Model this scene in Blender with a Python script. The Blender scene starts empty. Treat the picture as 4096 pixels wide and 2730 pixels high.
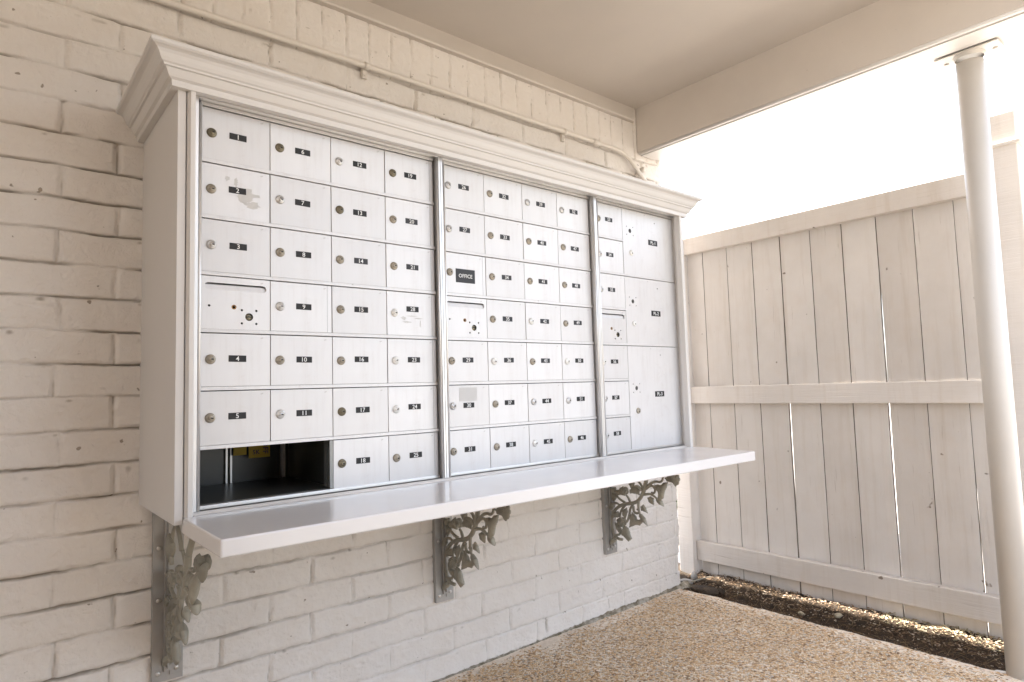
import bpy, bmesh, math, random
import numpy as np
from mathutils import Vector, Matrix
R = math.radians
random.seed(7)
rng = np.random.default_rng(11)
scene = bpy.context.scene
COL = scene.collection
PI = math.pi

# ------------------------------------------------------------------ measured layout (metres)
P = 0.1397                       # mailbox row pitch
def LZ(i): return (4 - i) * P    # z of the i-th row line (0 = top of row one)
YW = 0.3635                      # brick wall face
YF = -0.026                      # front of the aluminium flanges (door face is y = 0)
GZ = -1.186                      # patio level
def patio_z(x): return GZ + 0.009 * (x - 1.5)

# ------------------------------------------------------------------ materials
def nmat(name):
    m = bpy.data.materials.new(name); m.use_nodes = True
    nt = m.node_tree; b = nt.nodes['Principled BSDF']
    return m, nt, b
def N(nt, t, **kw):
    n = nt.nodes.new(t)
    for k, v in kw.items():
        if k.startswith('i_'):
            n.inputs[k[2:].replace('_', ' ')].default_value = v
        else: setattr(n, k, v)
    return n
def coords(nt, scale=(1, 1, 1)):
    tc = N(nt, 'ShaderNodeTexCoord'); mp = N(nt, 'ShaderNodeMapping')
    mp.inputs['Scale'].default_value = scale
    nt.links.new(tc.outputs['Object'], mp.inputs['Vector'])
    return mp.outputs['Vector']
def noise(nt, vec, scale, detail=4, rough=0.55, dist=0.0):
    n = N(nt, 'ShaderNodeTexNoise'); n.inputs['Scale'].default_value = scale
    n.inputs['Detail'].default_value = detail; n.inputs['Roughness'].default_value = rough
    n.inputs['Distortion'].default_value = dist
    nt.links.new(vec, n.inputs['Vector']); return n
def ramp(nt, src, stops):
    r = N(nt, 'ShaderNodeValToRGB'); el = r.color_ramp.elements
    while len(el) < len(stops): el.new(0.5)
    for e, (p, c) in zip(el, stops):
        e.position = p; e.color = (*c, 1) if len(c) == 3 else c
    nt.links.new(src, r.inputs['Fac']); return r
def mixc(nt, fac, a, b, mode='MIX'):
    m = N(nt, 'ShaderNodeMix', data_type='RGBA', blend_type=mode)
    for s, v in (('Factor', fac), ('A', a), ('B', b)):
        sock = [i for i in m.inputs if i.name == s and (i.type == 'RGBA' or s == 'Factor' and i.type == 'VALUE')][0]
        if hasattr(v, 'links') or hasattr(v, 'is_linked'): nt.links.new(v, sock)
        elif s == 'Factor': sock.default_value = v
        else: sock.default_value = (*v, 1)
    return [o for o in m.outputs if o.type == 'RGBA'][0]
def math_(nt, op, a, b=None, clamp=False):
    m = N(nt, 'ShaderNodeMath', operation=op, use_clamp=clamp)
    for i, v in enumerate((a, b)):
        if v is None: continue
        if hasattr(v, 'is_linked'): nt.links.new(v, m.inputs[i])
        else: m.inputs[i].default_value = v
    return m.outputs[0]
def bump(nt, b, src, strength, dist=0.002, prev=None):
    n = N(nt, 'ShaderNodeBump'); n.inputs['Strength'].default_value = strength
    n.inputs['Distance'].default_value = dist
    nt.links.new(src, n.inputs['Height'])
    if prev is not None: nt.links.new(prev.outputs['Normal'], n.inputs['Normal'])
    nt.links.new(n.outputs['Normal'], b.inputs['Normal']); return n

def paint(name, col, rough=0.55, var=0.06, bscale=60, bstr=0.25, bdist=0.001, spots=0.0, grain=None):
    m, nt, b = nmat(name)
    v = coords(nt)
    n1 = noise(nt, v, 3.5, 5)
    dark = tuple(c * (1 - var) for c in col); lite = tuple(min(1, c * (1 + var * .6)) for c in col)
    c = ramp(nt, n1.outputs['Fac'], [(0.3, dark), (0.7, lite)]).outputs['Color']
    if spots:
        n3 = noise(nt, v, 55, 3, .6)
        f = ramp(nt, n3.outputs['Fac'], [(0.68, (0, 0, 0)), (0.78, (spots,) * 3)]).outputs['Color']
        c = mixc(nt, f, c, tuple(x * .45 for x in col))
    nt.links.new(c, b.inputs['Base Color'])
    rr = ramp(nt, n1.outputs['Fac'], [(0.3, (rough * .9,) * 3), (0.7, (min(1, rough * 1.12),) * 3)])
    nt.links.new(rr.outputs['Color'], b.inputs['Roughness'])
    n2 = noise(nt, v, bscale, 6, .6)
    p = bump(nt, b, n2.outputs['Fac'], bstr, bdist)
    if grain:
        vg = coords(nt, grain)
        n4 = noise(nt, vg, 1.0, 4, .6, .3)
        bump(nt, b, n4.outputs['Fac'], .35, .0015, p)
    return m

M = {}
# painted brick
def brick_paint():
    m, nt, b = nmat('painted_brick')
    v = coords(nt)
    n1 = noise(nt, v, 1.7, 6, .6); n2 = noise(nt, v, 9, 5, .6)
    base = ramp(nt, n1.outputs['Fac'], [(0.3, (.745, .69, .635)), (0.7, (.80, .755, .71))]).outputs['Color']
    blot = ramp(nt, n2.outputs['Fac'], [(0.45, (0, 0, 0)), (0.75, (.35, .35, .35))]).outputs['Color']
    c = mixc(nt, blot, base, (.70, .62, .54))
    # small dark nicks and scuffs of the paint
    sp = noise(nt, v, 42, 2, .5)
    f = ramp(nt, sp.outputs['Fac'], [(0.735, (0, 0, 0)), (0.765, (.8, .8, .8))]).outputs['Color']
    c = mixc(nt, f, c, (.22, .17, .12))
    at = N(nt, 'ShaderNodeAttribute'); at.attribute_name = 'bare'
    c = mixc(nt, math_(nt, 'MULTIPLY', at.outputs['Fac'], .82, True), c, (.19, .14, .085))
    # mossy stain low on the wall
    geo = N(nt, 'ShaderNodeTexCoord'); sx = N(nt, 'ShaderNodeSeparateXYZ'); nt.links.new(geo.outputs['Object'], sx.inputs[0])
    n3 = noise(nt, v, 34, 5, .7)
    lev = math_(nt, 'MULTIPLY_ADD', sx.outputs['X'], .0115); lev.node.inputs[2].default_value = GZ - .0135 + .010
    zz = math_(nt, 'MULTIPLY', math_(nt, 'SUBTRACT', lev, sx.outputs['Z']), 40)
    zz = math_(nt, 'ADD', zz, math_(nt, 'MULTIPLY', math_(nt, 'SUBTRACT', n3.outputs['Fac'], .45), 2.0))
    fm = ramp(nt, zz, [(0.35, (0, 0, 0)), (0.9, (.85, .85, .85))]).outputs['Color']
    c = mixc(nt, fm, c, (.13, .12, .075))
    nt.links.new(c, b.inputs['Base Color']); b.inputs['Roughness'].default_value = .62
    n4 = noise(nt, v, 120, 6, .65); n5 = noise(nt, v, 28, 4, .7, .8)
    p = bump(nt, b, n4.outputs['Fac'], .8, .0022)
    bump(nt, b, n5.outputs['Fac'], .75, .006, p)
    return m
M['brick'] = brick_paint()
M['cream'] = paint('cream_paint', (.60, .545, .49), .6, .04, 90, .25, .0008, spots=.12)
M['cream_beam'] = paint('beam_paint', (.69, .63, .57), .6, .05, 70, .3, .0012, spots=.25)
M['tan_blocker'] = paint('tan_blocker', (.80, .69, .56), .8, .08, 40, .4, .003)  # for the added light blockers, tan so their bounce turns warm
M['white'] = paint('white_trim_paint', (.70, .67, .64), .42, .025, 45, .2, .0008)
M['white_wood'] = paint('white_wood_paint', (.71, .68, .65), .42, .03, 45, .15, .0008, grain=(260, 260, 6))
M['shelf'] = paint('gloss_shelf_paint', (.75, .73, .725), .24, .03, 9, .15, .0012)
M['shelf'].node_tree.nodes['Principled BSDF'].inputs['Coat Weight'].default_value = .45
M['shelf'].node_tree.nodes['Principled BSDF'].inputs['Coat Roughness'].default_value = .12
M['post'] = paint('white_post_paint', (.62, .58, .53), .4, .05, 60, .3, .001, spots=.2)

def fence_paint(name, col, grain):
    m, nt, b = nmat(name)
    v = coords(nt); vg = coords(nt, grain)
    oi = N(nt, 'ShaderNodeObjectInfo')
    off = N(nt, 'ShaderNodeVectorMath', operation='ADD')
    nt.links.new(vg, off.inputs[0])
    sc = N(nt, 'ShaderNodeVectorMath', operation='SCALE'); sc.inputs[0].default_value = (37, 19, 53)
    nt.links.new(oi.outputs['Random'], sc.inputs['Scale']); nt.links.new(sc.outputs[0], off.inputs[1])
    g = noise(nt, off.outputs[0], 1.0, 5, .6, .6)
    n1 = noise(nt, v, 2.3, 5, .6)
    n2 = noise(nt, v, 11, 5, .6)
    c = ramp(nt, n1.outputs['Fac'], [(.3, tuple(x * .9 for x in col)), (.7, tuple(x * 1.05 for x in col))]).outputs['Color']
    f = ramp(nt, n2.outputs['Fac'], [(.5, (0, 0, 0)), (.8, (.3, .3, .3))]).outputs['Color']
    c = mixc(nt, f, c, (col[0] * .9, col[1] * .82, col[2] * .74))
    # hairline checks where the grain opened
    f2 = ramp(nt, g.outputs['Fac'], [(.26, (.7, .7, .7)), (.34, (0, 0, 0))]).outputs['Color']
    c = mixc(nt, f2, c, (.38, .31, .24))
    vst = coords(nt, (26, 26, 1.6)); ns = noise(nt, vst, 1, 5, .65)
    fs_ = ramp(nt, ns.outputs['Fac'], [(.52, (0, 0, 0)), (.78, (.42, .42, .42))]).outputs['Color']
    c = mixc(nt, fs_, c, (col[0] * .74, col[1] * .66, col[2] * .56))
    tint = ramp(nt, oi.outputs['Random'], [(0, (.90, .885, .87)), (1, (1, 1, 1))]).outputs['Color']
    c = mixc(nt, 1.0, c, tint, 'MULTIPLY')
    # knots and dirt specks
    sp = noise(nt, v, 21, 2, .5)
    f3 = ramp(nt, sp.outputs['Fac'], [(.74, (0, 0, 0)), (.775, (.85, .85, .85))]).outputs['Color']
    c = mixc(nt, f3, c, (.16, .11, .07))
    nt.links.new(c, b.inputs['Base Color']); b.inputs['Roughness'].default_value = .68
    p = bump(nt, b, g.outputs['Fac'], .7, .0026)
    n4 = noise(nt, v, 90, 5, .65)
    bump(nt, b, n4.outputs['Fac'], .3, .001, p)
    return m
M['fence'] = fence_paint('fence_paint', (.73, .68, .63), (110, 110, 4))
M['rail'] = fence_paint('rail_paint', (.74, .685, .63), (110, 4, 110))

def metal(name, col, rough, metallic=1.0, brush=None, var=.1, bstr=.15):
    m, nt, b = nmat(name)
    v = coords(nt)
    n1 = noise(nt, v, 6, 5, .6)
    c = ramp(nt, n1.outputs['Fac'], [(.3, tuple(x * (1 - var) for x in col)), (.7, col)]).outputs['Color']
    nt.links.new(c, b.inputs['Base Color'])
    b.inputs['Metallic'].default_value = metallic
    if brush:
        vb = coords(nt, brush); nb = noise(nt, vb, 1, 3, .6)
        rr = ramp(nt, nb.outputs['Fac'], [(.3, (rough * .85,) * 3), (.7, (rough * 1.2,) * 3)])
        nt.links.new(rr.outputs['Color'], b.inputs['Roughness'])
        bump(nt, b, nb.outputs['Fac'], bstr, .0004)
    else:
        b.inputs['Roughness'].default_value = rough
        n2 = noise(nt, v, 150, 4, .6); bump(nt, b, n2.outputs['Fac'], bstr, .0006)
    return m
def door_metal():
    m, nt, b = nmat('satin_aluminium_door')
    v = coords(nt)
    n1 = noise(nt, v, 5, 5, .6)
    oi = N(nt, 'ShaderNodeObjectInfo')
    c = ramp(nt, n1.outputs['Fac'], [(.3, (.71, .70, .70)), (.7, (.76, .75, .75))]).outputs['Color']
    tint = ramp(nt, oi.outputs['Random'], [(0, (.90, .895, .89)), (.6, (.98, .98, .98)), (1, (1, 1, 1))]).outputs['Color']
    c = mixc(nt, 1.0, c, tint, 'MULTIPLY')
    # scuffs and vertical streaks
    vs = coords(nt, (60, 60, 5)); ns = noise(nt, vs, 1, 4, .6)
    f = ramp(nt, ns.outputs['Fac'], [(.52, (0, 0, 0)), (.8, (.34, .34, .34))]).outputs['Color']
    c = mixc(nt, f, c, (.56, .52, .50))
    nsm = noise(nt, v, 17, 6, .7, .4)
    fsm = ramp(nt, nsm.outputs['Fac'], [(.56, (0, 0, 0)), (.74, (.28, .28, .28))]).outputs['Color']
    c = mixc(nt, fsm, c, (.52, .46, .43))
    sp = noise(nt, v, 38, 2, .5)
    f3 = ramp(nt, sp.outputs['Fac'], [(.735, (0, 0, 0)), (.77, (.6, .6, .6))]).outputs['Color']
    c = mixc(nt, f3, c, (.3, .27, .24))
    nt.links.new(c, b.inputs['Base Color'])
    b.inputs['Metallic'].default_value = .25
    vb = coords(nt, (900, 900, 14)); nb = noise(nt, vb, 1, 3, .6)
    rr = ramp(nt, nb.outputs['Fac'], [(.3, (.40,) * 3), (.7, (.52,) * 3)])
    nt.links.new(rr.outputs['Color'], b.inputs['Roughness'])
    p = bump(nt, b, nb.outputs['Fac'], .08, .0003)
    n5 = noise(nt, v, 9, 2, .5); bump(nt, b, n5.outputs['Fac'], .12, .003, p)
    return m
M['door'] = door_metal()
M['alu'] = metal('aluminium_frame', (.78, .77, .76), .36, .75, (900, 900, 10), .08, .08)
M['alu_dark'] = metal('aluminium_inside', (.30, .30, .29), .45, .6, None, .2)
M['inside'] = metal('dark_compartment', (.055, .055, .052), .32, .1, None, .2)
M['tan_lock'] = metal('tarnished_lock', (.47, .425, .35), .38, .85, None, .3)
M['dark_lock'] = metal('dark_bronze_lock', (.27, .24, .17), .4, .85, None, .35)
M['silver_lock'] = metal('silver_lock', (.70, .69, .675), .3, .9, None, .12)
M['white_lock'] = metal('bright_lock', (.86, .85, .82), .35, .5, None, .06)
M['hole'] = metal('keyway_black', (.012, .011, .01), .5, .2, None, .2)
M['steel'] = metal('grey_steel', (.47, .455, .435), .5, .5, None, .3, .3)
M['cast'] = metal('cast_metal', (.42, .395, .325), .52, .12, None, .45, .6)
M['conduit'] = paint('painted_conduit', (.74, .68, .61), .45, .05, 50, .2, .0008, spots=.15)
M['sealant'] = paint('sealant', (.78, .76, .73), .5, .06, 60, .3, .001)
def simple(name, col, rough=.6, var=.12, sc=30):
    return paint(name, col, rough, var, sc, .25, .001)
M['plate'] = simple('black_label_plastic', (.016, .016, .017), .6, .2, 200)
M['plate_faded'] = simple('faded_label_plastic', (.040, .041, .047), .6, .2, 200)
M['letter'] = simple('white_lettering', (.86, .86, .85), .5, .03)
M['yellow'] = simple('yellow_card', (.62, .45, .05), .6, .08)
M['violet_ink'] = simple('violet_ink', (.10, .04, .12), .6, .08)
M['rust'] = simple('rust_ring', (.36, .20, .07), .8, .3, 60)
M['rubbed'] = simple('old_sticker_residue', (.60, .59, .575), .75, .1, 80)
M['bare_wood'] = simple('bare_wood_edge', (.16, .125, .09), .85, .3, 60)
M['bounce_damper'] = simple('dull_damper', (.17, .155, .13), .85, .2, 30)  # dull base for the added sheet that damps bounce light
M['stone'] = simple('pale_stone', (.42, .35, .24), .8, .25, 25)
M['stone_grey'] = simple('grey_concrete', (.27, .255, .235), .85, .2, 25)
M['mortar'] = None
M['pvc'] = simple('white_pvc', (.80, .79, .78), .4, .08)
M['green'] = simple('green_leaf', (.085, .125, .035), .5, .3, 20)

def island_mat(name, stops, rough=.8):
    m, nt, b = nmat(name)
    g = N(nt, 'ShaderNodeNewGeometry')
    c = ramp(nt, g.outputs['Random Per Island'], stops)
    nt.links.new(c.outputs['Color'], b.inputs['Base Color']); b.inputs['Roughness'].default_value = rough
    return m
M['needle'] = island_mat('dry_needles', [(0, (.03, .018, .01)), (.5, (.075, .043, .021)), (.8, (.16, .09, .04)), (.97, (.32, .22, .11))])
M['chip'] = island_mat('bark_chips', [(0, (.12, .07, .04)), (.35, (.30, .19, .11)), (.7, (.46, .34, .23)), (.95, (.60, .50, .38))])
M['dry_leaf'] = island_mat('pale_leaf_bits', [(0, (.26, .21, .12)), (.5, (.42, .36, .22)), (1, (.58, .50, .36))])
M['blade'] = island_mat('grass_blades', [(0, (.04, .07, .018)), (.5, (.09, .13, .035)), (.9, (.2, .21, .07)), (1, (.34, .28, .14))], .5)

def soil_mat():
    m, nt, b = nmat('dark_soil'); v = coords(nt)
    n1 = noise(nt, v, 30, 8, .7); n2 = noise(nt, v, 120, 5, .7)
    c = ramp(nt, n1.outputs['Fac'], [(.3, (.022, .015, .009)), (.55, (.055, .036, .02)), (.75, (.12, .08, .045))])
    nt.links.new(c.outputs['Color'], b.inputs['Base Color']); b.inputs['Roughness'].default_value = .95
    p = bump(nt, b, n1.outputs['Fac'], .9, .012); bump(nt, b, n2.outputs['Fac'], .7, .004, p)
    return m
M['soil'] = soil_mat()
def gravel_mat():
    m, nt, b = nmat('pale_gravel'); v = coords(nt)
    vo = N(nt, 'ShaderNodeTexVoronoi'); vo.inputs['Scale'].default_value = 70; nt.links.new(v, vo.inputs['Vector'])
    s = N(nt, 'ShaderNodeSeparateColor'); nt.links.new(vo.outputs['Color'], s.inputs[0])
    c = ramp(nt, s.outputs[0], [(0, (.22, .195, .165)), (.5, (.36, .335, .30)), (1, (.48, .455, .42))])
    nt.links.new(c.outputs['Color'], b.inputs['Base Color']); b.inputs['Roughness'].default_value = .9
    bump(nt, b, vo.outputs['Distance'], -.6, .006)
    return m
M['gravel'] = gravel_mat()
def patio_mat():
    m, nt, b = nmat('exposed_aggregate'); v = coords(nt)
    nd = noise(nt, v, 55, 3, .6)
    dv = N(nt, 'ShaderNodeVectorMath', operation='MULTIPLY_ADD'); dv.inputs[1].default_value = (.008, .008, .008)
    nt.links.new(nd.outputs['Color'], dv.inputs[0]); nt.links.new(v, dv.inputs[2])
    def vor(scale):
        a = N(nt, 'ShaderNodeTexVoronoi'); a.inputs['Scale'].default_value = scale
        nt.links.new(dv.outputs[0], a.inputs['Vector'])
        e = N(nt, 'ShaderNodeTexVoronoi', feature='DISTANCE_TO_EDGE'); e.inputs['Scale'].default_value = scale
        nt.links.new(dv.outputs[0], e.inputs['Vector'])
        s = N(nt, 'ShaderNodeSeparateColor'); nt.links.new(a.outputs['Color'], s.inputs[0])
        return a, e, s
    a, e, s = vor(128)
    peb = ramp(nt, s.outputs[0], [(0, (.17, .10, .05)), (.10, (.42, .25, .13)), (.26, (.66, .42, .21)), (.50, (.80, .57, .335)),
                                  (.70, (.86, .70, .49)), (.88, (.82, .73, .61)), (1, (.40, .35, .30))]).outputs['Color']
    cem = noise(nt, v, 60, 5, .65)
    cemc = ramp(nt, cem.outputs['Fac'], [(.3, (.66, .55, .435)), (.7, (.85, .745, .62))]).outputs['Color']
    pm = ramp(nt, e.outputs['Distance'], [(.02, (0, 0, 0)), (.075, (1, 1, 1))]).outputs['Color']
    # some cells are cement, more of them where the surface is less worn
    n1 = noise(nt, v, 2.6, 4, .6)
    tc = N(nt, 'ShaderNodeTexCoord'); sx = N(nt, 'ShaderNodeSeparateXYZ'); nt.links.new(tc.outputs['Object'], sx.inputs[0])
    nm = noise(nt, v, 6, 3, .6)
    near = math_(nt, 'ADD', math_(nt, 'MULTIPLY', math_(nt, 'SUBTRACT', sx.outputs['Y'], .275), 9.0), math_(nt, 'MULTIPLY', math_(nt, 'SUBTRACT', nm.outputs['Fac'], .5), 2.6))
    near = math_(nt, 'MAXIMUM', near, 0.0)
    edge = math_(nt, 'MULTIPLY', math_(nt, 'SUBTRACT', sx.outputs['X'], 2.22), 6.0)
    edge = math_(nt, 'MAXIMUM', edge, 0.0)
    cover = math_(nt, 'ADD', math_(nt, 'ADD', math_(nt, 'MULTIPLY', math_(nt, 'SUBTRACT', n1.outputs['Fac'], .47), 1.1), near), edge, )
    cover = math_(nt, 'ADD', cover, .0)
    keep = math_(nt, 'SUBTRACT', s.outputs[1], cover)
    keep = ramp(nt, keep, [(.0, (0, 0, 0)), (.06, (1, 1, 1))]).outputs['Color']
    pm = mixc(nt, 1.0, pm, keep, 'MULTIPLY')
    c = mixc(nt, keep, cemc, (.44, .31, .19))  # shadow between the pebbles put into the colour as brown gaps
    c = mixc(nt, pm, c, peb)
    nst = noise(nt, v, 5, 5, .6)
    st = ramp(nt, nst.outputs['Fac'], [(.55, (0, 0, 0)), (.8, (.35, .35, .35))]).outputs['Color']
    c = mixc(nt, st, c, (.46, .33, .21))
    nt.links.new(c, b.inputs['Base Color']); b.inputs['Roughness'].default_value = .8
    hh = mixc(nt, 1.0, pm, e.outputs['Distance'], 'MULTIPLY')
    hr = ramp(nt, hh, [(0, (0, 0, 0)), (.35, (1, 1, 1))]).outputs['Color']
    p = bump(nt, b, hr, .9, .004)
    bump(nt, b, cem.outputs['Fac'], .4, .002, p)
    return m
M['patio'] = patio_mat()
def mortar_mat():
    m, nt, b = nmat('crumbled_mortar'); v = coords(nt)
    n1 = noise(nt, v, 22, 6, .65); n2 = noise(nt, v, 90, 5, .7)
    c = ramp(nt, n1.outputs['Fac'], [(.33, (.055, .05, .025)), (.46, (.20, .17, .12)), (.62, (.42, .38, .32)), (.8, (.34, .29, .22))])
    nt.links.new(c.outputs['Color'], b.inputs['Base Color']); b.inputs['Roughness'].default_value = .95
    bump(nt, b, n2.outputs['Fac'], .8, .003)
    return m
M['mortar'] = mortar_mat()

# ------------------------------------------------------------------ object helpers
def tag(o, label=None, cat=None, group=None, kind=None):
    if label: o['label'] = label
    if cat: o['category'] = cat
    if group: o['group'] = group
    if kind: o['kind'] = kind
    return o
def empty(name, loc, label, cat, group=None):
    o = bpy.data.objects.new(name, None); o.empty_display_size = .05
    COL.objects.link(o); o.location = loc
    return tag(o, label, cat, group)
def link(name, me, parent=None, loc=None):
    o = bpy.data.objects.new(name, me); COL.objects.link(o)
    if parent is not None: o.parent = parent
    if loc is not None: o.location = loc
    return o
class MB:
    """collects shapes (world or local coordinates) for one mesh"""
    def __init__(s, off=(0, 0, 0)): s.bm = bmesh.new(); s.off = Vector(off)
    def _mark(s): return set(s.bm.faces)
    def _fin(s, old, mi, smooth=False):
        for f in s.bm.faces:
            if f not in old: f.material_index = mi; f.smooth = smooth
    def box(s, x0, x1, y0, y1, z0, z1, bevel=0, mi=0, seg=2):
        old = s._mark()
        vs = [s.bm.verts.new(Vector((x, y, z)) - s.off) for x in (x0, x1) for y in (y0, y1) for z in (z0, z1)]
        q = [(0, 1, 3, 2), (4, 6, 7, 5), (0, 4, 5, 1), (2, 3, 7, 6), (0, 2, 6, 4), (1, 5, 7, 3)]
        fs = [s.bm.faces.new([vs[i] for i in f]) for f in q]
        if bevel:
            es = list({e for f in fs for e in f.edges})
            bmesh.ops.bevel(s.bm, geom=es, offset=bevel, segments=seg, affect='EDGES', profile=.5)
        s._fin(old, mi); return s
    def prism(s, loop, vec, mi=0, bevel=0):
        """closed planar loop of 3-d points pushed along vec"""
        old = s._mark(); vec = Vector(vec)
        a = [s.bm.verts.new(Vector(p) - s.off) for p in loop]
        c = [s.bm.verts.new(Vector(p) + vec - s.off) for p in loop]
        n = len(loop); fs = [s.bm.faces.new(a), s.bm.faces.new(c[::-1])]
        for i in range(n): fs.append(s.bm.faces.new((a[i], c[i], c[(i + 1) % n], a[(i + 1) % n])))
        if bevel:
            es = list({e for f in fs for e in f.edges})
            bmesh.ops.bevel(s.bm, geom=es, offset=bevel, segments=2, affect='EDGES', profile=.5)
        s._fin(old, mi); return s
    def tube(s, pts, rad, seg=10, mi=0, cap=True):
        old = s._mark(); pts = [Vector(p) for p in pts]
        if not isinstance(rad, (list, tuple)): rad = [rad] * len(pts)
        rings = []; up = None
        for i, p in enumerate(pts):
            t = (pts[min(i + 1, len(pts) - 1)] - pts[max(i - 1, 0)]).normalized()
            if up is None:
                up = t.orthogonal().normalized()
            up = (up - t * up.dot(t)).normalized(); w = t.cross(up)
            rings.append([s.bm.verts.new(p + (up * math.cos(2 * PI * k / seg) + w * math.sin(2 * PI * k / seg)) * rad[i] - s.off) for k in range(seg)])
        for a, c in zip(rings, rings[1:]):
            for k in range(seg): s.bm.faces.new((a[k], a[(k + 1) % seg], c[(k + 1) % seg], c[k]))
        if cap: s.bm.faces.new(rings[0][::-1]); s.bm.faces.new(rings[-1])
        s._fin(old, mi, True); return s
    def lathe(s, o, axis, prof, seg=24, mi=0, smooth=True):
        """prof: list of (radius, distance along axis)"""
        old = s._mark(); axis = Vector(axis).normalized(); u = axis.orthogonal().normalized(); w = axis.cross(u); o = Vector(o)
        rings = []
        for r, d in prof:
            if r < 1e-6: rings.append([s.bm.verts.new(o + axis * d - s.off)])
            else: rings.append([s.bm.verts.new(o + axis * d + (u * math.cos(2 * PI * k / seg) + w * math.sin(2 * PI * k / seg)) * r - s.off) for k in range(seg)])
        for a, c in zip(rings, rings[1:]):
            for k in range(seg):
                v = [a[k % len(a)], a[(k + 1) % len(a)], c[(k + 1) % len(c)], c[k % len(c)]]
                v = list(dict.fromkeys(v))
                if len(v) > 2: s.bm.faces.new(v)
        s._fin(old, mi, smooth); return s
    def holed(s, outer, holes, y, thick, mi=0):
        """plate in the x-z plane with holes: front at y, back at y+thick"""
        old = s._mark()
        es = []
        for lp in [outer] + holes:
            vs = [s.bm.verts.new(Vector((x, y, z)) - s.off) for x, z in lp]
            es += [s.bm.edges.new((vs[i], vs[(i + 1) % len(vs)])) for i in range(len(vs))]
        r = bmesh.ops.triangle_fill(s.bm, use_beauty=True, use_dissolve=False, edges=es)
        fs = [g for g in r['geom'] if isinstance(g, bmesh.types.BMFace)]
        for f in fs:
            if f.normal.y > 0: f.normal_flip()
        ex = bmesh.ops.extrude_face_region(s.bm, geom=fs, use_keep_orig=True)
        for v in [g for g in ex['geom'] if isinstance(g, bmesh.types.BMVert)]: v.co.y += thick
        s._fin(old, mi); return s
    def add_mesh(s, me, mat4, mi=0):
        old = s._mark(); b2 = bmesh.new(); b2.from_mesh(me); b2.transform(mat4)
        tmp = bpy.data.meshes.new('tmp'); b2.to_mesh(tmp); b2.free()
        s.bm.from_mesh(tmp); bpy.data.meshes.remove(tmp)
        s._fin(old, mi); return s
    def mesh(s, name, mats, recalc=True):
        if recalc: bmesh.ops.recalc_face_normals(s.bm, faces=s.bm.faces[:])
        me = bpy.data.meshes.new(name); s.bm.to_mesh(me); s.bm.free()
        for m in (mats if isinstance(mats, (list, tuple)) else [mats]): me.materials.append(m)
        return me
    def build(s, name, mats, parent=None, loc=None, recalc=True):
        return link(name, s.mesh(name, mats, recalc), parent, loc)
def circle(cx, cz, r, n=14): return [(cx + r * math.cos(2 * PI * k / n), cz + r * math.sin(2 * PI * k / n)) for k in range(n)]
def stadium(x0, x1, z0, z1, n=6):
    r = (z1 - z0) / 2; zc = (z0 + z1) / 2
    pts = [(x1 - r + r * math.sin(PI * k / n), zc - r * math.cos(PI * k / n)) for k in range(n + 1)]
    pts += [(x0 + r - r * math.sin(PI * k / n), zc + r * math.cos(PI * k / n)) for k in range(n + 1)]
    return pts
def text_mesh(txt, size, bold=.0):
    cu = bpy.data.curves.new('lettering', 'FONT'); cu.body = txt; cu.size = size
    cu.align_x = 'CENTER'; cu.align_y = 'CENTER'; cu.extrude = .00025; cu.offset = bold; cu.resolution_u = 3
    o = bpy.data.objects.new('lettering', cu); COL.objects.link(o)
    dg = bpy.context.evaluated_depsgraph_get(); dg.update()
    me = bpy.data.meshes.new_from_object(o.evaluated_get(dg))
    bpy.data.objects.remove(o); bpy.data.curves.remove(cu)
    return me
ROTX = Matrix.Rotation(R(90), 4, 'X')
def smooth_noise(w, h, cell, seed=0):
    """value noise on a w x h grid, about `cell` grid steps per feature, range -1..1"""
    g = np.random.default_rng(seed)
    cx = cell if not isinstance(cell, tuple) else cell[0]; cy = cell if not isinstance(cell, tuple) else cell[1]
    gw, gh = int(w / cx) + 3, int(h / cy) + 3
    a = g.uniform(-1, 1, (gw, gh))
    x = np.arange(w) / cx; y = np.arange(h) / cy
    xi = x.astype(int); yi = y.astype(int); fx = x - xi; fy = y - yi
    fx = fx * fx * (3 - 2 * fx); fy = fy * fy * (3 - 2 * fy)
    A = a[xi][:, yi]; B = a[xi + 1][:, yi]; C_ = a[xi][:, yi + 1]; D = a[xi + 1][:, yi + 1]
    FX = fx[:, None]; FY = fy[None, :]
    return (A * (1 - FX) + B * FX) * (1 - FY) + (C_ * (1 - FX) + D * FX) * FY
def grid_mesh(name, X, Y, Z, mat, smooth=True, flip=False):
    w, h = X.shape
    me = bpy.data.meshes.new(name)
    co = np.stack([X, Y, Z], -1).reshape(-1, 3).astype(np.float32)
    idx = np.arange(w * h).reshape(w, h)
    q = np.stack([idx[:-1, :-1], idx[1:, :-1], idx[1:, 1:], idx[:-1, 1:]], -1).reshape(-1, 4)
    if flip: q = q[:, ::-1]
    me.vertices.add(len(co)); me.vertices.foreach_set('co', co.ravel())
    me.loops.add(q.size); me.loops.foreach_set('vertex_index', q.ravel().astype(np.int32))
    me.polygons.add(len(q)); me.polygons.foreach_set('loop_start', (np.arange(len(q)) * 4).astype(np.int32))
    me.polygons.foreach_set('loop_total', np.full(len(q), 4, np.int32))
    me.polygons.foreach_set('use_smooth', np.full(len(q), smooth))
    me.update(calc_edges=True); me.validate(); me.materials.append(mat)
    return me

# ------------------------------------------------------------------ ground
def structure(name, me): return tag(link(name, me), kind='structure')
g = MB(); g.box(-60, 60, -60, 60, -1.6, -1.235)
structure('ground', g.mesh('ground', M['gravel']))
g = MB(); g.box(-40, 40, -50, -2.56, -1.4, -1.215)
structure('bounce_damper', g.mesh('bounce_damper', M['bounce_damper']))  # unseen dull sheet added to keep bounce light off the upper wall
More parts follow.
